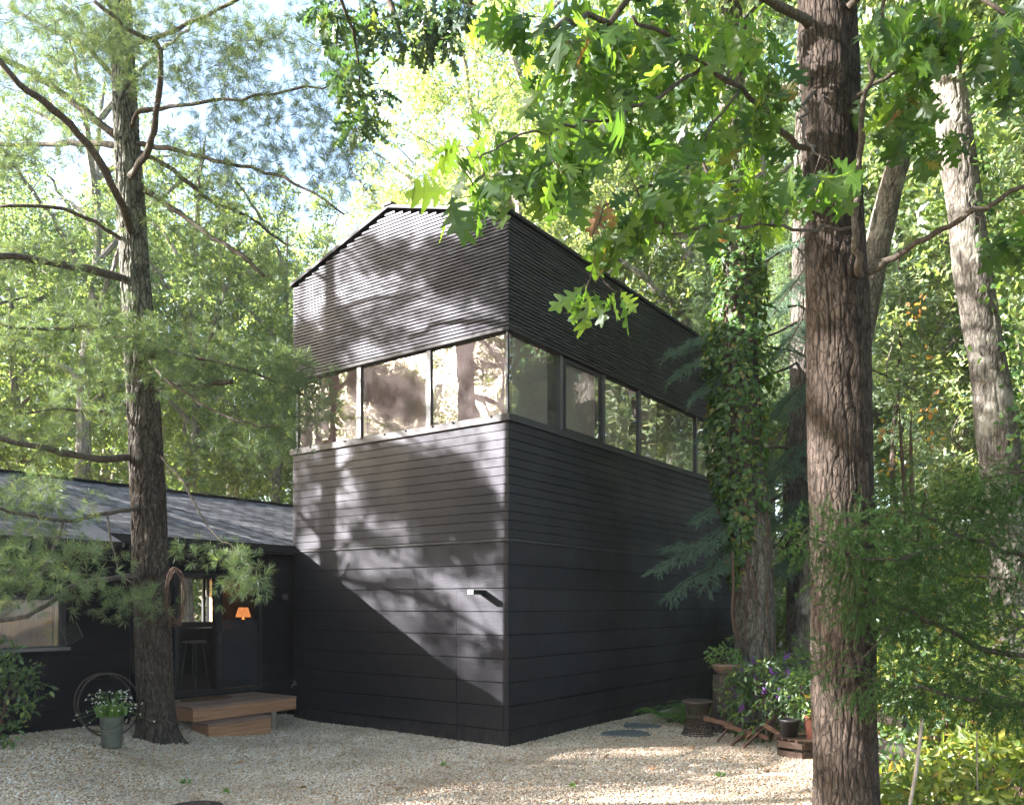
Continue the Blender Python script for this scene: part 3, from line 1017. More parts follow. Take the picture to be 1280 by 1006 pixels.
# cores
m = MB()
m.tbox(0.03, TW - 0.03, 0.03, TL - 0.03, -0.3, Z_SILL - 0.02)
m.tbox(0.03, TW - 0.03, 0.03, TL - 0.03, Z_SOF + 0.02, Z_EAVE - 0.03)
hh = Z_RIDGE - 0.05
for r0, r1 in ((0.03, TL - 0.03),):
    V = [T(0.03, r0, Z_EAVE - 0.028), T(TW - 0.03, r0, Z_EAVE - 0.028), T(TW / 2, r0, hh), T(0.03, r1, Z_EAVE - 0.028), T(TW - 0.03, r1, Z_EAVE - 0.028), T(TW / 2, r1, hh)]
    m.add(V, quads=[(0, 2, 5, 3), (2, 1, 4, 5), (0, 3, 4, 1)], tris=[(0, 1, 2), (3, 5, 4)])
m.build('wall', M['core'], tower)

# lower wide boards (front leaves the flush door out)
DT0, DT1, DZ = 0.06, 0.92, 2.20
m = MB()
wall_rows(m, 'F', 0, TW, -0.12, Z_BAND - 0.01, 0.335, 0.013, 0.028, 0.0, openings=[(DT0, DT1, -0.2, DZ)])
wall_rows(m, 'R', -0.028, TL, -0.12, Z_BAND - 0.01, 0.335, 0.013, 0.028, 0.0)
wall_rows(m, 'L', -0.028, TL, -0.12, Z_BAND - 0.01, 0.335, 0.009, 0.028, TW)
wall_rows(m, 'B', 0, TW, -0.12, Z_BAND - 0.01, 0.335, 0.009, 0.028, TL)
m.build('lower_cladding', M['panel'], tower)
m = MB()
wall_rows(m, 'F', DT0 + 0.004, DT1 - 0.004, -0.12, Z_BAND - 0.01, 0.335, 0.013, 0.0285, 0.0, openings=[(-1, 9, DZ - 0.004, 9)])
o = m.build('flush_door', M['panel'], tower)
m = MB()
m.tbox(DT1 - 0.10, DT1 - 0.085, -0.05, -0.031, 0.26, 0.275)
m.build('bolt', M['iron'], o)
# band trim and its drip edge
m = MB()
for face in ('F', 'R'):
    if face == 'F':
        m.tbox(-0.05, TW + 0.05, -0.055, -0.031, Z_BAND - 0.008, Z_BAND + 0.022)
    else:
        m.tbox(-0.055, -0.031, -0.029, TL + 0.05, Z_BAND - 0.008, Z_BAND + 0.022)
m.tbox(TW + 0.031, TW + 0.05, -0.029, TL, Z_BAND - 0.008, Z_BAND + 0.022)
m.build('belt_trim', M['trim'], tower)
# middle narrow boards
m = MB()
zt = Z_SILL - 0.02
for f, a0, a1, fx in (('F', 0, TW, 0.0), ('R', -0.036, TL, 0.0), ('L', -0.036, TL, TW), ('B', 0, TW, TL)):
    wall_rows(m, f, a0, a1, Z_BAND + 0.024, zt, 0.128, 0.010, 0.036, fx, joints=3.5)
m.build('middle_cladding', M['board'], tower)
# sill
m = MB()
m.tbox(-0.075, TW + 0.075, -0.075, 0.06, Z_SILL - 0.018, Z_SILL + 0.08)
m.tbox(-0.075, 0.06, 0.0605, TL + 0.07, Z_SILL - 0.018, Z_SILL + 0.08)
m.tbox(TW - 0.06, TW + 0.075, 0.0605, TL + 0.07, Z_SILL - 0.018, Z_SILL + 0.08)
m.tbox(0.0605, TW - 0.0605, TL - 0.06, TL + 0.07, Z_SILL - 0.018, Z_SILL + 0.08)
s_o = m.build('window_sill', M['trim'], tower)
for t in (0.25, 0.95, 1.35, 1.9, 2.35, 2.85, 3.25, 4.1):
    MB().box(T(t, -0.074, Z_SILL + 0.068), (0.04, 0.03, 0.024), rz=0.9).build('sill_clip', M['iron'], s_o)
# slatted top
m = MB()
for f, a0, a1, fx in (('F', 0, TW, 0.0), ('B', 0, TW, TL)):
    wall_rows(m, f, a0, a1, Z_SOF + 0.03, Z_RIDGE, 0.0525, 0.020, 0.034, fx, 0.002, clip=gable_clip, joints=3.0)
for f, a0, a1, fx in (('R', -0.034, TL, 0.0), ('L', -0.034, TL, TW)):
    wall_rows(m, f, a0, a1, Z_SOF + 0.03, Z_EAVE - 0.03, 0.0525, 0.020, 0.034, fx, 0.002, joints=3.0)
m.build('upper_cladding', M['slat'], tower)
m = MB()
m.tbox(-0.045, TW + 0.045, -0.045, 0.03, Z_SOF - 0.02, Z_SOF + 0.027)
m.tbox(-0.045, 0.03, 0.0305, TL + 0.04, Z_SOF - 0.02, Z_SOF + 0.027)
m.tbox(TW - 0.03, TW + 0.045, 0.0305, TL + 0.04, Z_SOF - 0.02, Z_SOF + 0.027)
m.tbox(0.031, TW - 0.031, 0.031, TL - 0.031, Z_SOF - 0.01, Z_SOF + 0.018)
m.build('soffit', M['trimd'], tower)
# roof slabs
m = MB()
ov, th = 0.075, 0.05
sl_ = (Z_RIDGE - Z_EAVE) / (TW / 2)
for sgn in (0, 1):
    def tt(a):
        return a if sgn == 0 else TW - a
    e0, e1 = -ov, TW / 2
    zz = lambda a: Z_EAVE + sl_ * a + 0.012
    c = [T(tt(e0), -ov, zz(e0)), T(tt(e0), TL + ov, zz(e0)), T(tt(e1), TL + ov, zz(e1)), T(tt(e1), -ov, zz(e1))]
    d = [q + np.array([0, 0, th]) for q in c]
    m.hexa(c + d if sgn == 0 else [c[3], c[2], c[1], c[0], d[3], d[2], d[1], d[0]])
ro = m.build('roof', M['roofd'], tower)
m = MB()
m.tbox(TW / 2 - 0.09, TW / 2 + 0.09, -ov - 0.02, TL + ov + 0.02, Z_RIDGE + 0.045, Z_RIDGE + 0.085)
m.build('ridge_cap', M['trimd'], ro)
# small pale edge along the near corner of the cladding
# windows
ZW0, ZW1 = Z_SILL + 0.08, Z_SOF - 0.02


def window_unit(face, a0, a1, blind=None, sash=False, fixed=0.0, frame_mat='trim', post=0.045):
    """glazed bay between two posts; face F or R or L"""
    def bx(mb, s0, s1, d0, d1, z0, z1):      # d = depth behind the face plane
        if face == 'F':
            mb.tbox(s0, s1, d0, d1, z0, z1)
        elif face == 'R':
            mb.tbox(d0, d1, s0, s1, z0, z1)
        elif face == 'L':
            mb.tbox(TW - d1, TW - d0, s0, s1, z0, z1)
        else:
            mb.tbox(s0, s1, TL - d1, TL - d0, z0, z1)
    f = MB()
    p = post
    frame_mat = 'frame'
    bx(f, a1 - p, a1 + p, 0.0, 0.07, ZW0, ZW1)
    fr = f.build('window_frame', M[frame_mat], tower)
    g0, g1 = a0 + 0.0, a1 - p
    if sash:
        s = MB()
        w_ = 0.055
        bx(s, g0 + 0.03, g0 + 0.03 + w_, 0.004, 0.055, ZW0 + 0.02, ZW1 - 0.02)
        bx(s, g1 - w_, g1 - 0.004, 0.004, 0.055, ZW0 + 0.02, ZW1 - 0.02)
        bx(s, g0 + 0.03 + w_, g1 - w_, 0.004, 0.055, ZW0 + 0.02, ZW0 + 0.075)
        bx(s, g0 + 0.03 + w_, g1 - w_, 0.004, 0.055, ZW1 - 0.075, ZW1 - 0.02)
        s.build('sash', M['trim'], fr)
    g = MB()
    if face == 'F':
        q = [T(g1, 0.032, ZW0), T(g0, 0.032, ZW0), T(g0, 0.032, ZW1), T(g1, 0.032, ZW1)]
    elif face == 'R':
        q = [T(0.032, g0, ZW0), T(0.032, g1, ZW0), T(0.032, g1, ZW1), T(0.032, g0, ZW1)]
    elif face == 'L':
        q = [T(TW - 0.032, g1, ZW0), T(TW - 0.032, g0, ZW0), T(TW - 0.032, g0, ZW1), T(TW - 0.032, g1, ZW1)]
    else:
        q = [T(g0, TL - 0.032, ZW0), T(g1, TL - 0.032, ZW0), T(g1, TL - 0.032, ZW1), T(g0, TL - 0.032, ZW1)]
    g.add(q, quads=[(0, 1, 2, 3)]).build('pane', M['glass'], fr)
    if blind:
        b = MB()
        bx(b, blind[0], blind[1], 0.125, 0.128, ZW0 - 0.02 + blind[2], ZW1)
        b.build('roller_blind', M['blind' if face == 'F' else 'blindp'], fr)
        b = MB()
        bx(b, blind[0], blind[1], 0.118, 0.135, ZW0 - 0.03 + blind[2], ZW0 - 0.015 + blind[2])


window_unit('F', 0.035, 1.5, (0.03, 1.46, 0))
window_unit('F', 1.545, 3.0, (1.56, 2.95, 0))
window_unit('F', 3.045, TW - 0.02, (3.06, 4.05, 0), post=0.02)
window_unit('R', 0.035, 1.42, (0.10, 1.20, 0))
window_unit('R', 1.465, 2.75, (1.53, 2.66, 0), sash=True)
window_unit('R', 2.795, 4.07, (2.86, 3.85, 0))
window_unit('R', 4.115, 6.63, (4.18, 5.0, 0.0))
window_unit('R', 6.675, TL - 0.02, None, post=0.02)
window_unit('L', 0.03, 2.9, (1.6, 2.85, 0))
window_unit('L', 2.945, 5.9, (3.0, 5.8, 0))
window_unit('L', 5.945, TL - 0.02, None, post=0.02)
window_unit('B', 0.03, 2.2)
window_unit('B', 2.245, TW - 0.02, None, post=0.02)
m = MB()
m.tbox(0.0, 0.034, 0.0, 0.034, ZW0, ZW1)
m.build('corner_post', M['trimd'], tower)
MB().tbox(TW - 0.034, TW - 0.0, 0.0, 0.028, ZW0, ZW1).build('corner_post', M['trimd'], tower)
m = MB()
m.tbox(0.04, TW - 0.04, 0.04, TL - 0.04, Z_SILL - 0.019, Z_SILL + 0.0)
m.build('interior_floor', M['inner'], tower)
m = MB()
m.tbox(2.1, 2.18, 1.8, 6.8, Z_SILL + 0.002, ZW1 - 0.003)
m.build('interior_wall', M['inner'], tower)

# wall lamp on the tower front
t_l = 0.43
lam = thing('wall_lamp', T(t_l, -0.03, 2.17), 'small black box shaped lamp sticking out of the tall building beside its front corner', 'lamp')
m = MB()
m.tbox(t_l - 0.05, t_l + 0.05, -0.30, -0.0295, 2.14, 2.205)
m.build('lamp_body', M['trimd'], lam)
m = MB()
m.tbox(t_l - 0.049, t_l + 0.049, -0.312, -0.301, 2.141, 2.204)
m.build('lamp_face', M['white'], lam)

# ------------------------------------------------------------------ low house
house = thing('low_black_house', T(4.8, -3, 0), 'long low black clad house with a grey shingled roof and a glass double door', 'house')
EZ = 2.99
PITCH = (4.118 - 2.99) / 3.0
TREC, TSEC, TEAVE, TEXT, RSPLIT, RFAR, RBACK = 4.80, 4.25, 4.55, 4.05, -3.20, -10.0, 5.0
d_r0, d_r1 = r_at(217, TREC), r_at(326, TREC)
ZD0, ZD1 = 0.56, 2.50
w_r0, w_r1 = r_at(-55, TSEC), r_at(81, TSEC)
ZG0, ZG1 = 1.42, 2.11
m = MB()
wall_rows(m, 'R', RSPLIT, 0.0, 0.0, EZ - 0.05, 0.335, 0.008, 0.025, TREC, openings=[(d_r0, d_r1, ZD0, ZD1)])
wall_rows(m, 'R', RFAR, RSPLIT, 0.28, 2.75, 0.335, 0.008, 0.025, TSEC, openings=[(w_r0, w_r1, ZG0, ZG1)])
wall_rows(m, 'B', TSEC, TREC + 0.1, 0.0, 2.85, 0.335, 0.008, 0.025, RSPLIT)
m.build('cladding', M['house'], house)
m = MB()
wall_rows(m, 'R', RSPLIT, RBACK, -0.2, EZ + 0.05, 9, 0.0, 0.12, TREC + 0.123, 0, openings=[(d_r0, d_r1, ZD0, ZD1)])
wall_rows(m, 'R', RFAR, RSPLIT - 0.001, -0.2, 2.80, 9, 0.0, 0.12, TSEC + 0.123, 0, openings=[(w_r0, w_r1, ZG0, ZG1)])
m.tbox(TSEC + 0.124, TREC, RSPLIT - 0.13, RSPLIT - 0.002, -0.2, 2.80)
# back wall with a window seen through the door, end walls
bw0, bw1 = r_at(229, 9.0), r_at(268, 9.0)
wall_rows(m, 'R', RFAR, RBACK, -0.2, EZ + 0.6, 9, 0, 0.12, 9.3, 0, openings=[(bw0, bw1, 1.62, 2.55)])
m.tbox(TSEC + 0.13, 10.4, RFAR - 0.12, RFAR - 0.001, -0.2, EZ - 0.3)
m.tbox(TREC + 0.13, 9.17, RBACK + 0.001, RBACK + 0.12, -0.2, EZ + 0.1)
m.build('wall', M['core'], house)
m = MB()
m.tbox(TSEC - 0.004, TSEC + 0.12, RFAR, RSPLIT - 0.02, 0.0, 0.275)
m.build('footing', M['slate'], house)
m = MB()
m.tbox(TREC + 0.125, 9.17, RSPLIT, RBACK, 0.2, 0.55)
m.tbox(TSEC + 0.125, 9.17, RFAR, RSPLIT - 0.14, 0.2, 0.55)
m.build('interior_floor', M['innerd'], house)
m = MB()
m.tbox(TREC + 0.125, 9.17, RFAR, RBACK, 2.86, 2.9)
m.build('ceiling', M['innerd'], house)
# roof
m = MB()


def roof_slab(mb, ta, za, tb, zb, r0, r1, th):
    c = [T(ta, r0, za), T(ta, r1, za), T(tb, r1, zb), T(tb, r0, zb)]
    if ta > tb:
        c = c[::-1]
    d = [q + np.array([0, 0, th]) for q in c]
    mb.hexa(c + d)


RZ = 4.118
roof_slab(m, TEAVE, EZ - 0.0, 7.55, RZ, RFAR - 0.3, RBACK + 0.2, 0.02)
roof_slab(m, 10.6, RZ - PITCH * 3.05, 7.55, RZ, RFAR - 0.3, RBACK + 0.2, 0.02)
roof_slab(m, TEXT, 2.818, 6.3, 2.818 + 2.25 * 0.382, RFAR - 0.3, RSPLIT - 0.2, 0.03)
rf = m.build('roof', M['shingle'], house)
m = MB()
m.tbox(7.46, 7.64, RFAR - 0.3, RBACK + 0.2, RZ + 0.012, RZ + 0.045)
m.build('ridge_cap', M['trimd'], rf)
m = MB()
za = 2.818 + 0.033
c = [T(TEXT, RSPLIT - 0.2, 2.83), T(TEXT, RSPLIT + 0.02, 2.83), T(6.1, RSPLIT - 0.199, 2.83 + 2.05 * 0.381), T(TEXT, RSPLIT - 0.75, 2.852), T(6.2, RSPLIT - 0.199, 2.852 + 2.15 * 0.382)]
m.add([T(TEXT, RSPLIT - 0.62, 2.852), T(TEXT, RSPLIT - 0.19, 2.852), T(6.25, RSPLIT - 0.19, 2.852 + 2.2 * 0.382)], tris=[(0, 1, 2)])
m.tbox(TEXT, TEAVE + 0.1, RSPLIT - 0.199, RSPLIT - 0.15, 2.78, 2.84)
m.build('flashing', M['flash'], rf)
# fascias and gutter
m = MB()
m.tbox(TEAVE - 0.02, TEAVE + 0.0, RSPLIT - 0.2, -0.04, EZ - 0.13, EZ + 0.018)
m.tbox(TEXT - 0.02, TEXT + 0.0, RFAR - 0.3, RSPLIT - 0.2, 2.70, 2.845)
m.tbox(TEXT + 0.001, TEAVE, RSPLIT - 0.2, RSPLIT - 0.18, 2.70, 2.815)
m.tbox(TEAVE + 0.001, TREC, RSPLIT - 0.15, -0.04, EZ - 0.13, EZ - 0.11)
m.tbox(TEXT + 0.001, TSEC + 0.1, RFAR, RSPLIT - 0.2, 2.70, 2.72)
m.build('fascia', M['trimd'], rf)
m = MB()
rd = r_at(166, 4.2)
pd = T(4.30, RSPLIT + 0.10, 0)
m.tube([T(4.16, RSPLIT + 0.10, 2.75), T(4.18, RSPLIT + 0.10, 2.6), T(4.40, RSPLIT + 0.09, 2.40), T(4.42, RSPLIT + 0.09, 1.2), T(4.42, RSPLIT + 0.09, 0.35)], 0.04, 10)
m.build('downspout', M['trimd'], house)
# left window
m = MB()
for a, b, c_, d_ in ((w_r0, w_r1, ZG0, ZG0 + 0.04), (w_r0, w_r1, ZG1 - 0.05, ZG1), (w_r0, w_r0 + 0.05, ZG0 + 0.04, ZG1 - 0.05), (w_r1 - 0.05, w_r1, ZG0 + 0.04, ZG1 - 0.05)):
    m.tbox(TSEC - 0.035, TSEC + 0.06, a, b, c_, d_)
wf = m.build('window', M['trim'], house)
m = MB()
m.tbox(TSEC - 0.07, TSEC - 0.036, w_r0 - 0.02, w_r1 + 0.04, ZG0 - 0.02, ZG0 + 0.02)
m.build('sill', M['flash'], wf)
m = MB()
m.add([T(TSEC + 0.01, w_r0, ZG0), T(TSEC + 0.01, w_r1, ZG0), T(TSEC + 0.01, w_r1, ZG1), T(TSEC + 0.01, w_r0, ZG1)], quads=[(0, 1, 2, 3)])
m.build('pane', M['glass'], wf)
m = MB()
y0 = w_r0
while y0 < w_r1 - 0.12:
    m.tbox(TSEC + 0.115, TSEC + 0.119, y0, y0 + 0.052, ZG0 - 0.02, ZG1)
    y0 += 0.055
m.build('vertical_blind', M['woodblind'], wf)
m = MB()
m.tbox(TSEC + 0.07, TSEC + 0.118, w_r1 - 0.09, w_r1 - 0.055, ZG0, ZG1)
m.build('jamb', M['tan'], wf)
# doors
m = MB()
w2 = 0.06
dm = d_r0 + (d_r1 - d_r0) * 0.49
for a, b, c_, d_ in ((d_r0, d_r0 + w2, ZD0, ZD1), (d_r1 - w2, d_r1, ZD0, ZD1), (dm - 0.05, dm + 0.05, ZD0 + 0.07, ZD1 - 0.07),
                     (d_r0 + w2, d_r1 - w2, ZD0, ZD0 + 0.07), (d_r0 + w2, d_r1 - w2, ZD1 - 0.07, ZD1)):
    m.tbox(TREC - 0.03, TREC + 0.10, a, b, c_, d_)
do = m.build('glass_door', M['trimd'], house)
m = MB()
m.add([T(TREC + 0.03, d_r0, ZD0), T(TREC + 0.03, dm, ZD0), T(TREC + 0.03, dm, ZD1), T(TREC + 0.03, d_r0, ZD1)], quads=[(0, 1, 2, 3)])
m.build('pane', M['glass2'], do)
m = MB()
m.add([T(TREC + 0.05, dm, ZD0), T(TREC + 0.05, d_r1, ZD0), T(TREC + 0.05, d_r1, ZD1), T(TREC + 0.05, dm, ZD1)], quads=[(0, 1, 2, 3)])
m.build('pane', M['glass2'], do)
m = MB()
m.tbox(TREC + 0.0, TREC + 0.004, dm + 0.052, d_r1 - 0.065, ZD0 + 0.08, 1.75)
m.build('insect_screen', M['screen'], do)
m = MB()
m.tbox(TREC - 0.05, TREC - 0.031, dm - 0.02, dm + 0.02, 1.35, 1.55)
m.build('handle', M['trim'], do)
# tan timber around the far window inside
m = MB()
i0, i1 = r_at(214, 8.9), r_at(270, 8.9)
for a, b, c_, d_ in ((i0, bw0, 1.55, 2.75), (bw0, bw1, 2.55, 2.75), (bw1, bw1 + 0.06, 1.62, 2.55)):
    m.tbox(9.08, 9.175, a, b, c_, d_)
wo = m.build('far_window', M['tan'], house)
m = MB()
m.tbox(9.1, 9.16, bw0 + (bw1 - bw0) * 0.72, bw0 + (bw1 - bw0) * 0.80, 1.62, 2.55)
m.build('mullion', M['trimd'], wo)
m = MB()
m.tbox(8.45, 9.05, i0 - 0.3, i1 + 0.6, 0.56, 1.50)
m.build('counter', M['innerd'], house)
# lamp on a chest inside
lp = T(6.3, 0, 0)
lr = r_at(302, 6.3)
chest = thing('chest', T(6.3, lr + 0.1, 0.551), 'dark chest under the glowing lamp inside the glass door', 'chest')
m = MB()
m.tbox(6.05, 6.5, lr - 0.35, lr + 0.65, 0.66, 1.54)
m.build('cabinet', M['innerd'], chest)
for a in (lr - 0.33, lr + 0.57):
    MB().tbox(6.07, 6.14, a, a + 0.06, 0.551, 0.66).build('leg', M['innerd'], chest)
    MB().tbox(6.42, 6.48, a, a + 0.06, 0.551, 0.66).build('leg', M['innerd'], chest)
for a in (lr - 0.30, lr + 0.16):
    MB().tbox(6.03, 6.05, a, a + 0.42, 0.75, 1.45).build('drawer_front', M['crate'], chest)
tl = thing('table_lamp', T(6.25, lr, 1.54), 'lit table lamp with an orange pleated shade glowing behind the glass door', 'lamp')
m = MB()
b0 = T(6.25, lr, 1.541)
m.lathe(b0, [(0.001, 0), (0.07, 0.0), (0.075, 0.02), (0.03, 0.05), (0.05, 0.12), (0.045, 0.17), (0.012, 0.2), (0.012, 0.26), (0.001, 0.26)], 18)
m.build('lamp_base', M['bowl'], tl, smooth=True)
m = MB()
m.lathe(b0, [(0.14, 0.22), (0.085, 0.40)], 28)
m.build('lamp_shade', M['shade'], tl, smooth=True)
pl = bpy.data.lights.new('lamp_bulb', 'POINT')
pl.energy = 3
pl.color = (1, 0.5, 0.18)
pl.shadow_soft_size = 0.06
po = bpy.data.objects.new('lamp_bulb', pl)
col.objects.link(po)
po.parent = tl
po.location = (0, 0, 0.30)
# panel behind the lamp, lit by it
m = MB()
m.tbox(6.7, 6.74, lr - 0.32, lr + 0.55, 0.56, 2.45)
tag(m.build('partition', M['bowl'], loc=T(6.7, lr, 0.56)), 'brown partition lit by the table lamp behind the glass door', 'partition')
for k, (a, hgt) in enumerate(((-0.07, 0.11), (0.22, 0.13))):
    m = MB()
    m.lathe(T(6.12, lr + a, 1.541), [(0.001, 0), (0.05, 0), (0.06, hgt), (0.052, hgt), (0.045, 0.01)], 14)
    tag(m.build('dark_cup', M['dpot'], loc=T(6.12, lr + a, 1.541)),
        ('dark cup directly below the glowing lampshade' if k == 0 else 'dark cup to the right of the lamp base inside the door'), 'cup', 'cups on the chest')
# stool inside the left door leaf
sr = r_at(243, 6.0)
st = thing('bar_stool', T(6.0, sr, 0.55), 'thin metal legged stool standing inside the left glass door', 'stool')
m = MB()
m.lathe(T(6.0, sr, 1.33), [(0.001, 0), (0.19, 0), (0.2, 0.02), (0.18, 0.04), (0.001, 0.04)], 20)
m.build('seat', M['greyw'], st)
for a in (0.5, 2.1, 3.7, 5.2):
    m = MB()
    b_ = T(6.0, sr, 1.335)
    m.tube([b_ + np.array([0.13 * math.cos(a), 0.13 * math.sin(a), 0]), b_ + np.array([0.24 * math.cos(a), 0.24 * math.sin(a), -0.783])], 0.011, 8)
    m.build('leg', M['zinc'], st)
# little wall lamp on the house, outdoor tap, hanging rack
hr = r_at(352, TREC)
hl = thing('wall_light', T(TREC - 0.03, hr, 2.12), 'small black cylinder light on the low house wall right of the glass door', 'lamp')
m = MB()
m.lathe(T(TREC - 0.10, hr, 2.08), [(0.045, 0), (0.045, 0.10)], 16, cap=True)
m.build('lamp_body', M['trim'], hl, smooth=False)
m = MB()
m.tbox(TREC - 0.06, TREC - 0.026, hr - 0.025, hr + 0.025, 2.11, 2.15)
m.build('bracket', M['trim'], hl)
tp = thing('garden_tap', T(4.62, -0.12, 0.5), 'small pale outdoor tap where the low house meets the tall building', 'tap')
m = MB()
m.tube([T(4.50, -0.03, 0.62), T(4.50, -0.11, 0.62), T(4.50, -0.14, 0.58)], 0.012, 8)
m.build('spout', M['zinc'], tp)
m = MB()
m.tube([T(4.50, -0.08, 0.62), T(4.50, -0.08, 0.67)], 0.008, 6)
m.box(T(4.50, -0.08, 0.675), (0.07, 0.02, 0.012), rz=0.9)
m.build('tap_handle', M['zinc'], tp)
rk = r_at(88, TSEC)
rack = thing('wire_rack', T(TSEC - 0.04, rk, 1.6), 'square wire rack hanging tilted on the dark wall right of the house window', 'rack')
m = MB()
cc_ = T(TSEC - 0.045, rk, 1.62)
ux = DR * math.cos(0.4) + np.array([0, 0, 1]) * math.sin(0.4)
uz = -DR * math.sin(0.4) + np.array([0, 0, 1]) * math.cos(0.4)
for i in range(8):
    a = -0.11 + 0.22 * i / 7
    m.tube([cc_ + ux * -0.11 + uz * a, cc_ + ux * 0.11 + uz * a], 0.0028, 5)
for a in (-0.11, 0.11):
    m.tube([cc_ + ux * a + uz * -0.11, cc_ + ux * a + uz * 0.11], 0.004, 5)
m.build('grid', M['zinc'], rack)
m = MB()
m.tube([cc_ + uz * 0.11 + ux * 0.1, cc_ + np.array([0, 0, 0.42])], 0.0025, 5)
m.build('hanger', M['zinc'], rack)

# ------------------------------------------------------------------ deck and steps
dk = thing('wooden_deck_steps', T(4.2, -1.6, 0.1), 'reddish timber deck with one lower step in front of the glass door', 'steps')
m = MB()
nb = 7
s0_, s1_ = -2.57, -0.74
wdt = (TREC - 0.04 - 3.65) / nb
for i in range(nb):
    a = 3.655 + i * wdt
    m.tbox(a, a + wdt - 0.006, s0_ - 0.012, s1_ + 0.012, 0.500, 0.535 + rb.uniform(-0.001, 0.001))
m.build('deck_boards', M['deckd'], dk)
m = MB()
m.tbox(3.65, 3.69, s0_, s1_, 0.33, 0.4985)
m.tbox(3.6905, TREC - 0.05, s0_, s0_ + 0.035, 0.33, 0.4985)
m.tbox(3.6905, TREC - 0.05, s1_ - 0.035, s1_, 0.33, 0.4985)
m.build('deck_frame', M['deck'], dk)
for a, b in ((3.72, s1_ - 0.42), (4.6, s1_ - 0.42), (3.72, s0_ + 0.1)):
    MB().tbox(a, a + 0.09, b, b + 0.09, -0.05, 0.3285).build('post', M['greyw'], dk)
m = MB()
m.tbox(3.40, 3.435, -2.49, -1.42, 0.02, 0.278)
m.tbox(3.4355, 3.80, -2.49, -2.455, 0.02, 0.278)
m.tbox(3.4355, 3.80, -1.455, -1.42, 0.02, 0.278)
m.build('step_riser', M['deck'], dk)
m = MB()
for i in range(3):
    m.tbox(3.385 + i * 0.142, 3.385 + i * 0.142 + 0.137, -2.505, -1.405, 0.28, 0.315)
m.build('step_tread', M['deckd'], dk)
mat = MB()
rm = r_at(258, 4.45)
ct = T(4.45, rm, 0.537)
ang = np.linspace(0, 2 * math.pi, 40, endpoint=False)
V = [ct + DR * 0.42 * math.cos(a) + DL * 0.24 * math.sin(a) + np.array([0, 0, z]) for z in (0.0, 0.018) for a in ang]
mat.add(V, quads=[(i, (i + 1) % 40, 40 + (i + 1) % 40, 40 + i) for i in range(40)], ngons=[[40 + i for i in range(40)]])
tag(mat.build('doormat', M['jute'], loc=ct), 'oval brown coir doormat lying on the deck before the glass door', 'doormat')

# ------------------------------------------------------------------ bucket, flowers, hoops
bp = P(140, 934, 9.95)
bz = float(gh(bp[0], bp[1])) + 0.012
bp[2] = bz
bk = thing('zinc_bucket', bp, 'tall mottled galvanized bucket holding grassy white flowers by the pine', 'bucket')
m = MB()
m.lathe(bp, [(0.0, 0.002), (0.105, 0.0), (0.112, 0.02), (0.135, 0.37), (0.142, 0.385), (0.142, 0.392), (0.132, 0.392), (0.125, 0.34), (0.0, 0.34)], 32)
m.build('bucket_body', M['zinc'], bk, smooth=True)
m = MB()
m.tube([bp + np.array([0.141 * math.cos(a), 0.141 * math.sin(a), 0.33 - 0.09 * math.sin(abs(a) * 1.0)]) for a in np.linspace(-1.9, 1.2, 12) - 1.2], 0.004, 5)
m.build('bail_handle', M['iron'], bk)
rng = np.random.default_rng(11)
fp = bp + np.array([0, 0, 0.345])
fl = thing('flowering_grass', fp, 'wispy green plant with small white flowers growing in the zinc bucket', 'plant')
g, lf, pt = MB(), MB(), MB()
for i in range(150):
    a, q = rng.uniform(0, 6.28), rng.uniform(0, 0.1)
    b_ = fp + np.array([q * math.cos(a), q * math.sin(a), 0])
    l = rng.uniform(0.08, 0.2)
    e = b_ + np.array([math.cos(a) * l * 0.5, math.sin(a) * l * 0.5, l * 0.9])
    scatter(lf, DIA, b_[None], (e - b_)[None], rvec(rng, 1), [l * 1.1])
for i in range(70):
    a, q = rng.uniform(0, 6.28), rng.uniform(0.15, 0.48) * rng.uniform(0.5, 1)
    h_ = rng.uniform(0.1, 0.34) if q < 0.3 else rng.uniform(-0.12, 0.2)
    e = fp + np.array([q * math.cos(a), q * math.sin(a), h_])
    mid = fp + np.array([q * 0.4 * math.cos(a), q * 0.4 * math.sin(a), max(h_, 0) * 0.7 + 0.08])
    g.tube([fp, mid, e], 0.0016, 4, False)
    scatter(pt, OVAL, np.repeat(e[None], 4, 0), rvec(rng, 4) + [0, 0, 0.3], rvec(rng, 4), np.full(4, 0.024))
    scatter(lf, OVAL, (e + mid)[None] / 2, rvec(rng, 1), rvec(rng, 1), [0.03])
g.build('stem', M['fern'], fl)
lf.build('foliage', M['fern'], fl)
pt.build('flowers', M['wpetal'], fl)
for k, (px_, py_, Y_, R_, lab) in enumerate(((137, 879, 10.55, 0.405, 'nearer thin rusty iron hoop leaning on the dark wall behind the zinc bucket'),
                                             (130, 883, 10.75, 0.385, 'thin rusty iron hoop half hidden behind the nearer hoop at the dark wall'))):
    c_ = P(px_, py_, Y_)
    c_[2] = gh(c_[0], c_[1]) + R_ + 0.0
    m = MB()
    pts = []
    for a in np.linspace(0, 2 * math.pi, 49):
        pts.append(c_ + DR * R_ * math.cos(a) * 0.99 + (np.array([0, 0, 1]) * 0.985 + DL * 0.17) * R_ * math.sin(a))
    m.tube(pts, 0.012, 8, False)
    tag(m.build('iron_hoop', M['iron'], loc=c_ - [0, 0, R_], smooth=True), lab, 'hoop', 'iron hoops leaning by the pine')

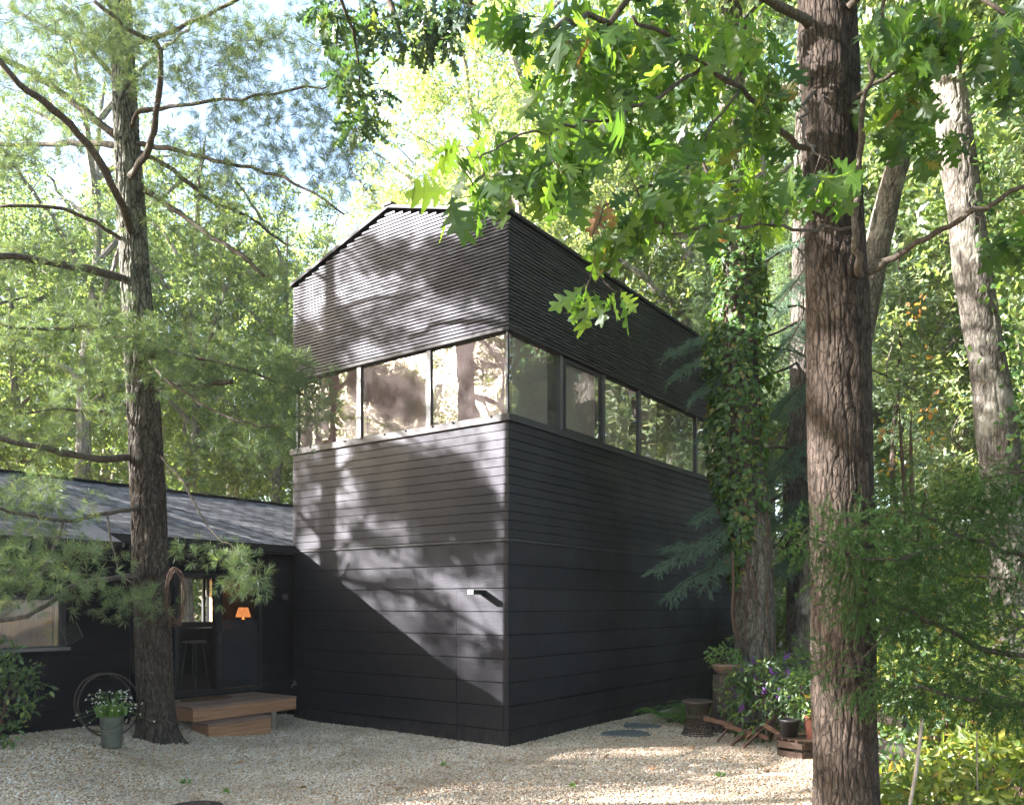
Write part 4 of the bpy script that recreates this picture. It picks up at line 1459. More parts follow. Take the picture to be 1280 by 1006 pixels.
# ------------------------------------------------------------------ white pine at the left
rng = np.random.default_rng(21)
PD = 10.9
trunk_px = [(198, 935, 26), (196, 900, 22.5), (190, 760, 22), (184, 600, 21.5), (176, 450, 19.5), (168, 330, 18), (160, 200, 16.5), (155, 100, 15), (150, 0, 14), (146, -130, 11), (142, -300, 7), (140, -420, 3)]
pts = [P(a, b, PD) for a, b, _ in trunk_px]
pts[0][2] = gh(pts[0][0], pts[0][1]) - 0.1
rad = [0.91 * c_ / F * PD for _, _, c_ in trunk_px]
pine = thing('white_pine', (pts[1][0], pts[1][1], gh(pts[1][0], pts[1][1])), 'large dark barked pine with soft needle sprays standing in front of the low house', 'tree')
tm, cc, rr = trunk_mesh(pts, rad, 64, 320, 0.12, 0.35, 4, 18)
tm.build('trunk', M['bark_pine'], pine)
G = Grower(22)


def Pl(l):
    return [P(*a) for a in l]


limbs = [
    ([(196, 484, 10.9), (230, 480, 10.7), (262, 480, 10.5), (290, 477, 10.4)], 0.045, 0.03),
    ([(170, 573, 10.9), (120, 571, 10.3), (60, 562, 9.8), (0, 548, 9.4), (-60, 540, 9)], 0.05, 0.025),
    ([(160, 352, 10.8), (120, 338, 10.3), (60, 327, 9.8), (0, 321, 9.3), (-60, 330, 9)], 0.055, 0.03),
    ([(163, 288, 10.6), (148, 245, 10.0), (110, 180, 9.4), (65, 135, 9), (25, 105, 8.7), (-10, 65, 8.5)], 0.055, 0.028),
    ([(148, 172, 10.9), (105, 138, 10.9), (60, 105, 10.9), (15, 78, 10.9), (-30, 60, 10.9)], 0.055, 0.035),
    ([(150, 182, 11), (100, 178, 11.4), (40, 182, 11.8), (-30, 178, 12)], 0.045, 0.03),
    ([(163, 220, 10.7), (186, 182, 10.2), (196, 140, 9.9), (198, 60, 9.6), (170, 42, 9.4), (118, 2, 9.2)], 0.045, 0.02),
    ([(170, 180, 10.9), (225, 190, 10.7), (270, 200, 10.6), (330, 214, 10.5), (380, 235, 10.4), (430, 268, 10.2)], 0.035, 0.012),
    ([(178, 192, 10.9), (215, 212, 10.9), (262, 250, 11), (310, 270, 11.2), (360, 308, 11.4)], 0.035, 0.012),
    ([(176, 234, 10.9), (215, 260, 10.8), (255, 288, 10.7), (300, 318, 10.5), (330, 345, 10.4)], 0.045, 0.02),
    ([(165, 140, 10.9), (180, 138, 10.6), (225, 130, 10.3), (300, 122, 10), (380, 110, 9.8), (450, 100, 9.6)], 0.03, 0.01),
    ([(165, 165, 10.9), (172, 140, 10.6), (200, 135, 10.5)], 0.03, 0.02),
    ([(160, 60, 10.9), (210, 40, 10.6), (260, 20, 10.4), (310, -10, 10.2)], 0.03, 0.02),
    ([(155, 110, 11), (110, 60, 11.2), (70, 40, 11.4), (10, 10, 11.6)], 0.035, 0.02),
    ([(172, 720, 10.7), (140, 722, 10.2), (92, 732, 9.6), (66, 752, 9.2), (35, 768, 8.9), (0, 776, 8.7), (-40, 770, 8.5)], 0.035, 0.022),
    ([(176, 634, 10.8), (140, 641, 10.2), (80, 650, 9.6), (30, 643, 9.3), (-20, 630, 9)], 0.03, 0.014),
    ([(80, 650, 9.6), (65, 690, 9.2), (50, 720, 8.9)], 0.022, 0.01),
    ([(133, 641, 10.1), (140, 680, 9.9), (150, 715, 9.7), (165, 728, 9.6)], 0.013, 0.008),
    ([(200, 570, 10.8), (228, 600, 10.3), (250, 640, 9.9), (272, 672, 9.6), (300, 690, 9.4), (320, 712, 9.3)], 0.014, 0.006),
    ([(172, 400, 10.9), (140, 405, 10.5), (90, 410, 10.0), (30, 410, 9.6), (-30, 400, 9.4)], 0.03, 0.015),
    ([(178, 420, 10.9), (215, 440, 10.5), (270, 450, 10.3), (330, 470, 10.3), (390, 500, 10.4)], 0.03, 0.012),
    ([(178, 440, 10.9), (215, 480, 10.4), (260, 510, 10.2), (310, 530, 10.1), (360, 535, 10.2)], 0.025, 0.01),
    ([(168, 500, 10.9), (120, 515, 10.6), (70, 510, 10.3), (20, 520, 10.1)], 0.022, 0.012),
    ([(165, 310, 10.9), (130, 285, 10.6), (80, 262, 10.4), (0, 258, 10.2)], 0.03, 0.018),
    ([(150, 20, 10.9), (90, -30, 10), (20, -20, 9.2)], 0.04, 0.02),
    ([(150, -60, 10.9), (230, -90, 10), (330, -60, 9.4), (420, 0, 9.2)], 0.05, 0.02),
    ([(147, -140, 10.9), (60, -200, 10), (-40, -190, 9.4)], 0.05, 0.02),
    ([(145, -200, 10.9), (240, -260, 11.4), (330, -250, 12)], 0.04, 0.02),
    ([(143, -280, 10.9), (90, -330, 11.4), (20, -330, 12)], 0.03, 0.02),
]
for l, a, b in limbs:
    G.limb(Pl(l), a, b, 8)
regs = [(60, 50, 120, 75, 9, 11.5, 180), (220, 50, 130, 70, 9, 11.5, 170), (350, 80, 100, 70, 9, 11, 100), (330, 180, 120, 60, 10, 11.5, 120),
        (40, 170, 80, 50, 9.4, 11, 55), (250, 250, 130, 40, 10.2, 11.4, 60), (430, 210, 45, 60, 9.6, 10.4, 26),
        (80, 412, 130, 32, 9.2, 10.8, 80), (215, 430, 80, 36, 9.6, 10.8, 46), (160, 458, 70, 34, 9.6, 10.4, 34), (300, 470, 100, 32, 10, 10.8, 70), (370, 500, 50, 46, 10, 10.8, 44),
        (60, 520, 85, 38, 9.6, 10.6, 40), (320, 545, 70, 26, 10, 10.6, 30), (50, 330, 80, 34, 9.3, 10.4, 26), (290, 330, 80, 34, 10.3, 11, 34),
        (45, 635, 75, 40, 8.9, 9.8, 44), (60, 705, 90, 24, 8.6, 9.4, 34), (40, 735, 60, 26, 8.5, 9.2, 18), (140, 745, 40, 18, 9.3, 9.8, 10), (180, 752, 26, 14, 9.3, 9.7, 8),
        (285, 708, 45, 20, 9.1, 9.6, 17), (310, 732, 30, 16, 9.1, 9.5, 9), (250, 690, 25, 12, 9.4, 9.7, 5),
        (200, -120, 220, 90, 8.8, 12, 180), (100, -250, 160, 80, 9, 12.5, 110)]
tg = np.concatenate([blob(rng, *q) for q in regs])
E_, D_ = G.twigs(tg, 0.005, 4, sag=0.15, step=0.35)
G.twigs(np.concatenate([blob(rng, *q) for q in ((110, 130, 130, 110, 9, 11, 70), (330, 160, 130, 100, 10, 11.2, 50), (120, 330, 110, 60, 9.5, 10.8, 30), (250, 290, 120, 60, 10, 11, 26), (60, 660, 60, 60, 9, 9.8, 16))]), 0.0045, 4, sag=0.1, step=0.3)
G.merged().build('branches', M['bark_limb'], pine, smooth=True)
fm = MB()
leaves_at(fm, rng, PINE_T, E_, D_, 5, 1.0, spread=0.19, flat=0.2, outdir=0.6, droop=-0.1, sv=0.3)
fm.build('needles', M['pine'], pine)

# coiled vine wreath hanging on the trunk
wc = P(219, 745, 10.55)
m = MB()
rw = random.Random(4)
for k in range(9):
    ph, ex, ez = rw.uniform(0, 6), rw.uniform(0.10, 0.15), rw.uniform(0.28, 0.38)
    pts = [wc + np.array([ex * math.cos(a) + 0.015 * math.sin(3 * a + ph), 0.02 * k / 9 + 0.02 * math.sin(2 * a + ph), ez * math.sin(a) + 0.02 * math.cos(4 * a + ph)]) for a in np.linspace(0, 2 * math.pi, 30)]
    m.tube(pts, 0.005, 5, False)
tag(m.build('vine_wreath', M['wicker'], loc=wc), 'coiled bundle of brown vine hanging beside the pine trunk near the door', 'wreath')

# ------------------------------------------------------------------ foreground oak
rng = np.random.default_rng(31)
OD = 6.2
opx = [(1060, 1120, 41), (1058, 1006, 38.5), (1055, 850, 37.5), (1053, 700, 37.5), (1050, 600, 37), (1048, 480, 36.5), (1046, 380, 36), (1043, 300, 35), (1040, 200, 34), (1037, 100, 34), (1034, 0, 33), (1030, -150, 30), (1022, -400, 25), (1010, -700, 18)]
pts = [P(a, b, OD) for a, b, _ in opx]
pts[0][2] = -0.05
oak = thing('foreground_oak', (pts[1][0], OD, 0.05), 'big brown furrowed oak trunk close to the camera with large lobed leaves', 'tree')
tm, cc, rr = trunk_mesh(pts, [c_ / F * OD for _, _, c_ in opx], 128, 640, 0.048, 0.12, 7, 26)
tm.build('trunk', M['bark_oak'], oak)
G = Grower(32)
limbs = [
    ([(1075, 342, 6.1), (1105, 328, 6.0), (1160, 297, 5.8), (1210, 268, 5.6), (1250, 250, 5.5), (1300, 215, 5.3)], 0.028, 0.014),
    ([(1076, 345, 6.0), (1070, 310, 5.85), (1072, 230, 5.8), (1080, 130, 5.7), (1095, 60, 5.6), (1105, -20, 5.5)], 0.028, 0.012),
    ([(1070, 283, 5.95), (1010, 284, 5.6), (950, 284, 5.2), (905, 279, 4.9), (870, 290, 4.6), (838, 292, 4.5), (812, 268, 4.4), (795, 240, 4.3)], 0.011, 0.004),
    ([(1010, 185, 6.0), (965, 150, 5.6), (925, 112, 5.2), (880, 80, 4.9), (838, 48, 4.7), (790, 20, 4.5)], 0.022, 0.009),
    ([(1012, 30, 6.0), (960, 0, 5.6), (900, -20, 5.2), (820, -10, 4.8), (740, 20, 4.5), (680, 40, 4.3)], 0.035, 0.010),
    ([(880, 80, 4.9), (820, 120, 4.6), (760, 150, 4.4), (700, 160, 4.2), (640, 170, 4.1), (600, 200, 4.0)], 0.011, 0.004),
    ([(925, 112, 5.2), (880, 170, 4.8), (850, 220, 4.6), (800, 235, 4.4), (745, 275, 4.3), (742, 330, 4.25)], 0.009, 0.003),
    ([(1060, 10, 6.0), (1110, -30, 5.8), (1180, -20, 5.6), (1260, 20, 5.4)], 0.03, 0.012),
    ([(1072, 120, 5.9), (1120, 90, 5.7), (1180, 60, 5.5), (1240, 40, 5.3)], 0.015, 0.006),
    ([(1020, 120, 5.9), (1000, 150, 5.2), (1010, 180, 4.6), (1025, 195, 4.2)], 0.012, 0.005),
    ([(1010, -120, 6.0), (900, -160, 5.2), (760, -120, 4.6), (650, -60, 4.2)], 0.04, 0.012),
    ([(1050, -120, 6.0), (1150, -180, 5.4), (1280, -140, 5)], 0.04, 0.015),
    ([(1020, -250, 6.2), (940, -330, 7.0), (850, -380, 8)], 0.06, 0.02),
    ([(1020, -400, 6.2), (1120, -500, 6.8), (1250, -520, 7.5)], 0.05, 0.02),
]
for l, a, b in limbs:
    G.limb(Pl(l), a, b, 8, wob=0.05)
regs = [(635, 198, 80, 48, 3.9, 4.5, 14), (590, 235, 35, 30, 3.9, 4.2, 5), (720, 185, 60, 60, 4.1, 4.9, 16), (690, 60, 60, 45, 4.2, 4.9, 12), (760, 130, 60, 80, 4.2, 5.2, 22),
        (830, 120, 80, 90, 4.3, 5.6, 24), (800, 240, 55, 40, 4.2, 4.9, 14), (750, 30, 70, 35, 4.3, 5.2, 16), (860, 30, 80, 40, 4.4, 5.6, 17), (920, 90, 60, 80, 4.8, 6.0, 21),
        (930, 200, 55, 60, 4.8, 6.2, 17), (890, 265, 40, 30, 4.6, 5.4, 8), (980, 60, 50, 70, 5.0, 6.2, 20), (960, 250, 30, 40, 5.2, 6.4, 8), (762, 300, 18, 18, 4.2, 4.35, 2), (748, 362, 26, 14, 4.2, 4.35, 3),
        (1025, 215, 35, 22, 4.0, 4.3, 5), (1100, 80, 60, 75, 5.3, 6.5, 24), (1130, 30, 70, 40, 5.0, 6.2, 16), (1110, 140, 40, 40, 5.4, 6.4, 14), (1200, 40, 70, 40, 5.0, 6.0, 22), (1265, 90, 30, 40, 5.0, 5.8, 10),
        (1270, 285, 28, 28, 5.1, 5.5, 6), (1150, 175, 40, 22, 5.4, 6, 6), (640, 20, 40, 20, 4.2, 4.6, 5),
        (800, -120, 180, 60, 4.2, 6, 30), (1100, -150, 160, 80, 5, 7, 20), (900, -330, 200, 100, 6, 9, 20), (1150, -450, 150, 100, 6, 8.5, 20)]
tg = np.concatenate([blob(rng, *q) for q in regs])
pxx, pyy = HX + tg[:, 0] / tg[:, 1] * F, HY - (tg[:, 2] - EYE) / tg[:, 1] * F
tg = tg[~((pxx > 985) & (pxx < 1092) & (tg[:, 1] < 6.6) & ((pyy < 190) | (pyy > 250)) & (pyy > -100))]
E_, D_ = G.twigs(tg, 0.0035, 5, sag=0.05, step=0.16)
G.merged().build('branches', M['bark_limb'], oak, smooth=True)
fm = MB()
leaves_at(fm, rng, OAK_SET, E_, D_, 4, 0.175, spread=0.06, flat=0.35, outdir=0.8, droop=0.85, sv=0.38)
fm.build('leaves', M['oakleaf'], oak)
m = MB()
c_ = P(750, 255, 4.35)
scatter(m, RED_OAK, np.array([c_, c_ + [0.03, 0, 0.02], P(700, 178, 4.2)]), np.array([[-0.3, 0, -1], [0.4, 0.1, -1], [0.1, 0, -1]]), np.array([[0, -1, 0.2], [0.5, -1, 0], [1, -0.6, 0]]), [0.17, 0.15, 0.12])
m.build('dead_leaves', M['deadleaf'], oak)

# oak behind the camera whose bough hangs into the top of the view
rng = np.random.default_rng(41)
ok2 = thing('overhanging_oak', (-3.2, -2.0, 0), 'deeply lobed dark green oak bough hanging down into the top centre of the view', 'tree')
G = Grower(42)
tm, cc, rr = trunk_mesh([(-3.2, -2, -0.1), (-3.15, -2, 2), (-3.1, -1.9, 5), (-3.0, -1.8, 8), (-3, -1.7, 12)], [0.3, 0.26, 0.22, 0.17, 0.1], 40, 80, 0.06, 0.3, 2, 16)
tm.build('trunk', M['bark_grey'], ok2)
G.limb([(-3.1, -1.8, 6.5), (-2.8, 1, 8.3), (-2.3, 4, 9.2), (-1.9, 6.5, 9.2), P(470, -40, 8.0), P(500, 40, 8.0)], 0.10, 0.02)
G.limb([(-2.3, 4, 9.2), P(380, -90, 6.5), P(420, -20, 7.2), P(445, 60, 7.6), P(450, 120, 7.6)], 0.03, 0.008)
G.limb([(-1.9, 6.5, 9.2), P(520, -70, 7.8), P(570, -20, 8.0), P(590, 5, 8)], 0.03, 0.008)
regs = [(445, 50, 38, 60, 7.2, 8.0, 21), (450, 120, 26, 45, 7.4, 7.9, 13), (520, 30, 50, 35, 7.5, 8.4, 22), (555, 45, 28, 30, 7.6, 8.2, 14), (590, 5, 22, 12, 7.8, 8.2, 5), (450, 165, 15, 18, 7.5, 7.8, 6),
        (410, 10, 25, 25, 7.2, 8, 10), (500, -80, 130, 60, 6.5, 9, 60), (350, -200, 200, 80, 4, 8, 60)]
tg = np.concatenate([blob(rng, *q) for q in regs])
E_, D_ = G.twigs(tg, 0.004, 4, step=0.2)
G.merged().build('branches', M['bark_limb'], ok2, smooth=True)
fm = MB()
leaves_at(fm, rng, WHITE_OAK, E_, D_, 6, 0.165, spread=0.07, flat=0.4, outdir=0.75, droop=0.5, sv=0.25)
fm.build('leaves', M['oakleaf2'], ok2)

# ------------------------------------------------------------------ ivy clad tree
rng = np.random.default_rng(51)
ID = 13.5
ipx = [(948, 925, 27), (946, 880, 25), (944, 800, 23), (942, 700, 21), (934, 600, 20), (928, 500, 19), (926, 400, 18), (922, 300, 17), (918, 200, 16), (914, 80, 14), (912, -60, 12), (905, -250, 8)]
pts = [P(a, b, ID) for a, b, _ in ipx]
pts[0][2] = -0.1
ivt = thing('ivy_clad_tree', (pts[1][0], ID, 0), 'grey furrowed trunk wrapped in thick climbing ivy beside the tall building', 'tree')
tm, cc, rr = trunk_mesh(pts, [c_ / F * ID for _, _, c_ in ipx], 72, 320, 0.12, 0.35, 12, 22)
tm.build('trunk', M['bark_grey'], ivt)
G = Grower(52)
G.limb(Pl([(916, 130, 13.5), (880, 60, 13.2), (850, -20, 13)]), 0.07, 0.03)
G.limb(Pl([(914, 60, 13.5), (960, -10, 13.6), (1010, -60, 14)]), 0.07, 0.03)
G.limb(Pl([(922, 260, 13.5), (890, 225, 13.2), (870, 180, 13)]), 0.04, 0.02)
rg = [(860, -60, 140, 80, 12, 15, 70), (990, -80, 120, 80, 12, 15, 60), (900, -220, 160, 80, 12, 15, 60)]
E_, D_ = G.twigs(np.concatenate([blob(rng, *q) for q in rg]), 0.008, 4)
G.merged().build('branches', M['bark_limb'], ivt, smooth=True)
fm = MB()
leaves_at(fm, rng, DIA, E_, D_, 60, 0.13, spread=0.6, flat=0.4, outdir=0.8, droop=0.3)
fm.build('crown', M['far1'], ivt)
n = 7500
py = rng.uniform(225, 735, n)
half = np.interp(py, [225, 300, 400, 470, 560, 640, 690, 735], [20, 31, 36, 44, 40, 31, 22, 10])
cx = np.interp(py, [225, 330, 450, 560, 650, 735], [922, 924, 921, 922, 929, 926])
ang = rng.uniform(0, 2 * math.pi, n)
lump = 0.72 + 0.5 * vnoise(ang * 1.5, py * 0.035, 3)
q = half * lump * rng.uniform(0.5, 1.0, n) ** 0.5 / F * ID
pos = np.stack([(cx - HX) / F * ID + q * np.cos(ang), ID + q * np.sin(ang) * 0.9, EYE + (HY - py) / F * ID], 1)
keep = ((py < 690) | (np.cos(ang) < -0.1)) & (vnoise(ang * 3.2 + 2, py * 0.045, 13) + 0.3 * vnoise(ang * 9, py * 0.12, 3) > 0.33)
out_ = np.stack([np.cos(ang), np.sin(ang), np.zeros(n)], 1)
fm = MB()
scatter(fm, IVYL, pos[keep], (out_ * 0.4 + rvec(rng, n) * 0.6 + [0, 0, -0.7])[keep], (out_ + rvec(rng, n) * 0.45 + [0, 0, 0.4])[keep], rng.uniform(0.05, 0.13, n)[keep])
fm.build('ivy_leaves', M['ivy'], ivt)
m = MB()
for k in range(14):
    a0 = rng.uniform(0, 6.28)
    z_ = np.linspace(0.6 if k % 3 else 2.0, 7.5, 26)
    pyy = HY - (z_ - EYE) * F / ID
    cxx = np.interp(pyy, [p_[1] for p_ in ipx][::-1], [p_[0] for p_ in ipx][::-1])
    rad_ = np.interp(pyy, [p_[1] for p_ in ipx][::-1], [p_[2] for p_ in ipx][::-1]) / F * ID + 0.02
    an = a0 + 0.5 * np.sin(z_ * 1.3 + k) + 0.1 * np.sin(z_ * 6)
    m.tube(np.stack([(cxx - HX) / F * ID + rad_ * np.cos(an), ID + rad_ * np.sin(an), z_], 1), 0.011, 5)
m.tube(Pl([(915, 690, 13.2), (917, 730, 13.1), (915, 765, 13.1), (918, 790, 13.1), (923, 797, 13.15)]), 0.02, 8)
m.build('vine_stems', M['wicker'], ivt)

# ------------------------------------------------------------------ spruce behind it
rng = np.random.default_rng(61)
SD = 15.2
spx = [(1003, 880, 22), (1003, 840, 19), (1003, 700, 17.5), (1004, 500, 15.5), (1004, 300, 12), (1004, 100, 8), (1004, -60, 4)]
pts = [P(a, b, SD) for a, b, _ in spx]
pts[0][2] = -0.1
spr = thing('blue_spruce', (pts[1][0], SD, 0), 'blue green spruce with drooping boughs reaching over the side wall of the tall building', 'tree')
tm, cc, rr = trunk_mesh(pts, [c_ / F * SD for _, _, c_ in spx], 48, 200, 0.10, 0.3, 6, 18)
tm.build('trunk', M['bark_grey'], spr)
G = Grower(62)
limbs = [([(1003, 400, 15.2), (960, 420, 14.6), (915, 435, 14.2), (870, 440, 13.9)], 0.03, 0.008),
         ([(1003, 450, 15.2), (960, 470, 14.6), (910, 490, 14.2), (872, 495, 14)], 0.03, 0.008),
         ([(1003, 560, 15.2), (960, 560, 14.6), (915, 580, 14.2), (895, 590, 14.1)], 0.03, 0.008),
         ([(1003, 600, 15.2), (960, 630, 14.3), (910, 670, 13.8), (860, 690, 13.5), (828, 706, 13.4)], 0.035, 0.008),
         ([(1003, 640, 15.2), (960, 690, 14.3), (915, 715, 13.9), (870, 730, 13.6), (845, 745, 13.5)], 0.03, 0.007),
         ([(1003, 380, 15.2), (980, 385, 14.4), (950, 380, 13.9)], 0.025, 0.01),
         ([(1003, 440, 15.2), (975, 436, 14.4), (945, 432, 13.9)], 0.025, 0.01),
         ([(1003, 600, 15.2), (1040, 640, 14.6), (1090, 660, 14)], 0.03, 0.01),
         ([(1003, 700, 15.2), (970, 680, 14.4), (940, 690, 13.8)], 0.025, 0.01),
         ([(1003, 300, 15.2), (950, 330, 14.6), (900, 350, 14.4)], 0.025, 0.01),
         ([(1003, 250, 15.2), (1060, 290, 15), (1100, 310, 15)], 0.025, 0.01),
         ([(1003, 420, 15.2), (1060, 450, 15), (1110, 470, 15)], 0.025, 0.01),
         ([(1003, 180, 15.2), (960, 210, 15), (930, 230, 15)], 0.02, 0.01),
         ([(1003, 520, 15.2), (985, 560, 16.5), (970, 580, 17.5)], 0.025, 0.01)]
for l, a, b in limbs:
    G.limb(Pl(l), a, b, 6)
fm = MB()


def bough(px, wid, droop=0.35, step=0.055):
    """flat drooping spray of needles along a bough"""
    out = G.limb(Pl(px), 0.014, 0.004, 5, wob=0.02, sub=6)
    seg = np.linalg.norm(np.diff(out, axis=0), axis=1)
    cum = np.concatenate([[0], np.cumsum(seg)])
    L = cum[-1]
    ps, ds, ns = [], [], []
    a = 0.05
    k = 0
    while a < L:
        p = np.array([np.interp(a, cum, out[:, q]) for q in range(3)])
        p2 = np.array([np.interp(min(a + 0.05, L), cum, out[:, q]) for q in range(3)])
        d = p2 - p
        d /= max(np.linalg.norm(d), 1e-6)
        if np.linalg.norm(d) < 0.5:
            d = out[-1] - out[-2]
            d /= np.linalg.norm(d)
        side = np.cross(d, [0, 0, 1.0])
        side /= max(np.linalg.norm(side), 1e-6)
        f = a / L
        w_ = wid * (0.35 + 0.9 * math.sin(math.pi * min(1, 0.12 + 0.80 * f))) * rng.uniform(0.55, 1.1)
        sg = 1 if k % 2 else -1
        dd = d * 0.75 + side * sg * 0.85 + np.array([0, 0, -droop * rng.uniform(0.3, 1.2)])
        dd /= np.linalg.norm(dd)
        b = 0.0
        G.fine.tube([p, p + dd * w_], [0.004, 0.002], 3, False)
        while b < w_:
            q = p + dd * b + np.array([0, 0, -0.25 * b * b])
            for _ in range(3):
                ps.append(q + rng.normal(0, 0.012, 3)); ds.append(dd + rng.normal(0, 0.28, 3)); ns.append([0, 0, 1.0])
            b += 0.06
        a += step
        k += 1
    kk = np.arange(len(ps)) % 2
    ps, ds, ns = np.array(ps), np.array(ds), np.array(ns)
    for q in (0, 1):
        scatter(fm, SPRUCE_T[q], ps[kk == q], ds[kk == q], ns[kk == q], rng.uniform(0.7, 1.1, (kk == q).sum()))


bl = [((960, 405, 14.6), (915, 412, 14.1), (870, 425, 13.8), (836, 440, 13.6)), ((960, 420, 14.5), (910, 430, 14.0), (868, 452, 13.7), (842, 470, 13.6)), ((965, 440, 14.5), (920, 455, 13.9), (885, 480, 13.6), (862, 500, 13.5)),
      ((965, 470, 14.5), (925, 490, 14.0), (895, 520, 13.7), (876, 545, 13.6)), ((960, 380, 14.6), (925, 395, 14.2), (890, 415, 14.0), (862, 428, 13.9)), ((960, 520, 14.5), (925, 550, 14.0), (900, 575, 13.8)),
      ((960, 570, 14.5), (930, 605, 13.9), (900, 630, 13.6), (868, 650, 13.4)), ((965, 600, 14.4), (930, 640, 13.7), (880, 680, 13.3), (840, 700, 13.1), (818, 712, 13.0)), ((965, 640, 14.4), (930, 690, 13.8), (885, 712, 13.4), (850, 732, 13.2), (836, 748, 13.1)),
      ((960, 625, 14.4), (925, 665, 13.7), (895, 700, 13.4), (885, 735, 13.3)), ((900, 672, 13.5), (870, 678, 13.3), (842, 682, 13.2)),
      ((1003, 360, 15), (1040, 385, 14.6), (1080, 420, 14.3)), ((1003, 420, 15), (1050, 450, 14.6), (1090, 480, 14.3)), ((1003, 480, 15), (985, 500, 14.4), (968, 525, 14.0)), ((1003, 550, 15), (985, 575, 14.4), (968, 600, 14.0)),
      ((1003, 620, 15), (985, 640, 14.4), (970, 662, 14.0)), ((1003, 590, 15), (1050, 630, 14.4), (1090, 670, 14)), ((1003, 300, 15), (950, 320, 14.6), (905, 350, 14.4)), ((1003, 280, 15), (1060, 310, 14.6), (1100, 340, 14.4)),
      ((1003, 220, 15.2), (960, 240, 14.8), (925, 265, 14.6)), ((1003, 180, 15.2), (1040, 205, 14.8), (1075, 235, 14.6)), ((1003, 120, 15.2), (970, 140, 14.8), (945, 160, 14.6)), ((1003, 60, 15.2), (1030, 80, 14.8), (1050, 105, 14.6)),
      ((1003, 690, 15), (985, 705, 14.4), (972, 722, 14.0)), ((1003, 340, 15), (985, 365, 14.4), (965, 395, 14.0)), ((1003, 400, 15), (988, 425, 14.4), (975, 455, 14.0)), ((1003, 0, 15.2), (985, 20, 14.9), (965, 45, 14.7)), ((1003, -30, 15.2), (1020, -10, 15), (1035, 20, 14.9))]
for b_ in bl:
    bough(b_, 0.33)
G.merged().build('branches', M['bark_dark'], spr, smooth=True)
fm.build('needles', M['spruce'], spr)

# ------------------------------------------------------------------ dead leaning trunk and pale leaning tree
rng = np.random.default_rng(71)
dpx = [(1000, 880, 19), (1010, 780, 18), (1040, 600, 17), (1072, 430, 16), (1092, 330, 15.5), (1108, 260, 14), (1122, 205, 13), (1124, 196, 9)]
DDp = 14.0
pts = [P(a, b, DDp) for a, b, _ in dpx]
pts[0][2] = -0.1
dt = thing('dead_tree', (pts[0][0], DDp, 0), 'bare silvery dead trunk leaning right with a broken top, behind the foreground oak', 'tree')
tm, cc, rr = trunk_mesh(pts, [c_ / F * DDp for _, _, c_ in dpx], 48, 200, 0.10, 0.2, 15, 12)
tm.build('trunk', M['bark_pale'], dt)
m = MB()
m.tube(Pl([(1098, 305, 14), (1090, 285, 13.9), (1094, 262, 13.9)]), [0.05, 0.04, 0.02], 8)
m.build('branch_stub', M['bark_pale'], dt)

LD = 11.5
lpx = [(1268, 905, 27), (1266, 850, 23), (1262, 720, 22), (1254, 620, 22), (1246, 540, 23), (1234, 450, 20), (1219, 360, 21.5), (1206, 260, 19.5), (1196, 190, 20), (1186, 110, 18.5), (1176, 30, 17), (1165, -60, 15), (1150, -200, 14), (1140, -400, 8)]
pts = [P(a, b, LD) for a, b, _ in lpx]
pts[0][2] = -0.1
lt = thing('pale_leaning_tree', (pts[1][0], LD, 0.05), 'tall pale barked tree leaning left at the right edge with scattered ivy leaves', 'tree')
tm, cc, rr = trunk_mesh(pts, [c_ / F * LD for _, _, c_ in lpx], 60, 320, 0.07, 0.3, 19, 12)
tm.build('trunk', M['bark_pale'], lt)
G = Grower(73)
G.limb(Pl([(1176, 50, 11.5), (1230, -20, 11.2), (1290, -60, 11)]), 0.07, 0.03)
G.limb(Pl([(1170, 0, 11.5), (1110, -60, 11.8), (1050, -80, 12)]), 0.07, 0.03)
G.limb(Pl([(1160, -100, 11.5), (1230, -180, 12), (1300, -220, 12.6)]), 0.06, 0.03)
rg = [(1230, -60, 110, 60, 10, 13, 60), (1090, -80, 110, 70, 10.5, 13.5, 60), (1200, -230, 150, 80, 10, 14, 60), (1250, 20, 40, 30, 10.4, 12, 16)]
E_, D_ = G.twigs(np.concatenate([blob(rng, *q) for q in rg]), 0.008, 4)
G.merged().build('branches', M['bark_pale'], lt, smooth=True)
fm = MB()
leaves_at(fm, rng, DIA, E_, D_, 60, 0.12, spread=0.55, flat=0.4, outdir=0.8, droop=0.3)
fm.build('crown', M['far1'], lt)
n = 420
py = rng.uniform(190, 620, n)
cxx = np.interp(py, [p_[1] for p_ in lpx][::-1], [p_[0] for p_ in lpx][::-1])
ang = rng.normal(-0.3, 0.9, n)
q = (25 + rng.uniform(0, 9, n) ** 1.2) / F * LD
pos = np.stack([(cxx - HX) / F * LD + q * np.cos(ang), LD + q * np.sin(ang), EYE + (HY - py) / F * LD], 1)
fm = MB()
scatter(fm, IVYL, pos, rvec(rng, n) + [0.3, 0, -0.6], rvec(rng, n) * 0.6 + [0.3, -1, 0.3], rng.uniform(0.07, 0.13, n))
fm.build('ivy_leaves', M['ivy'], lt)

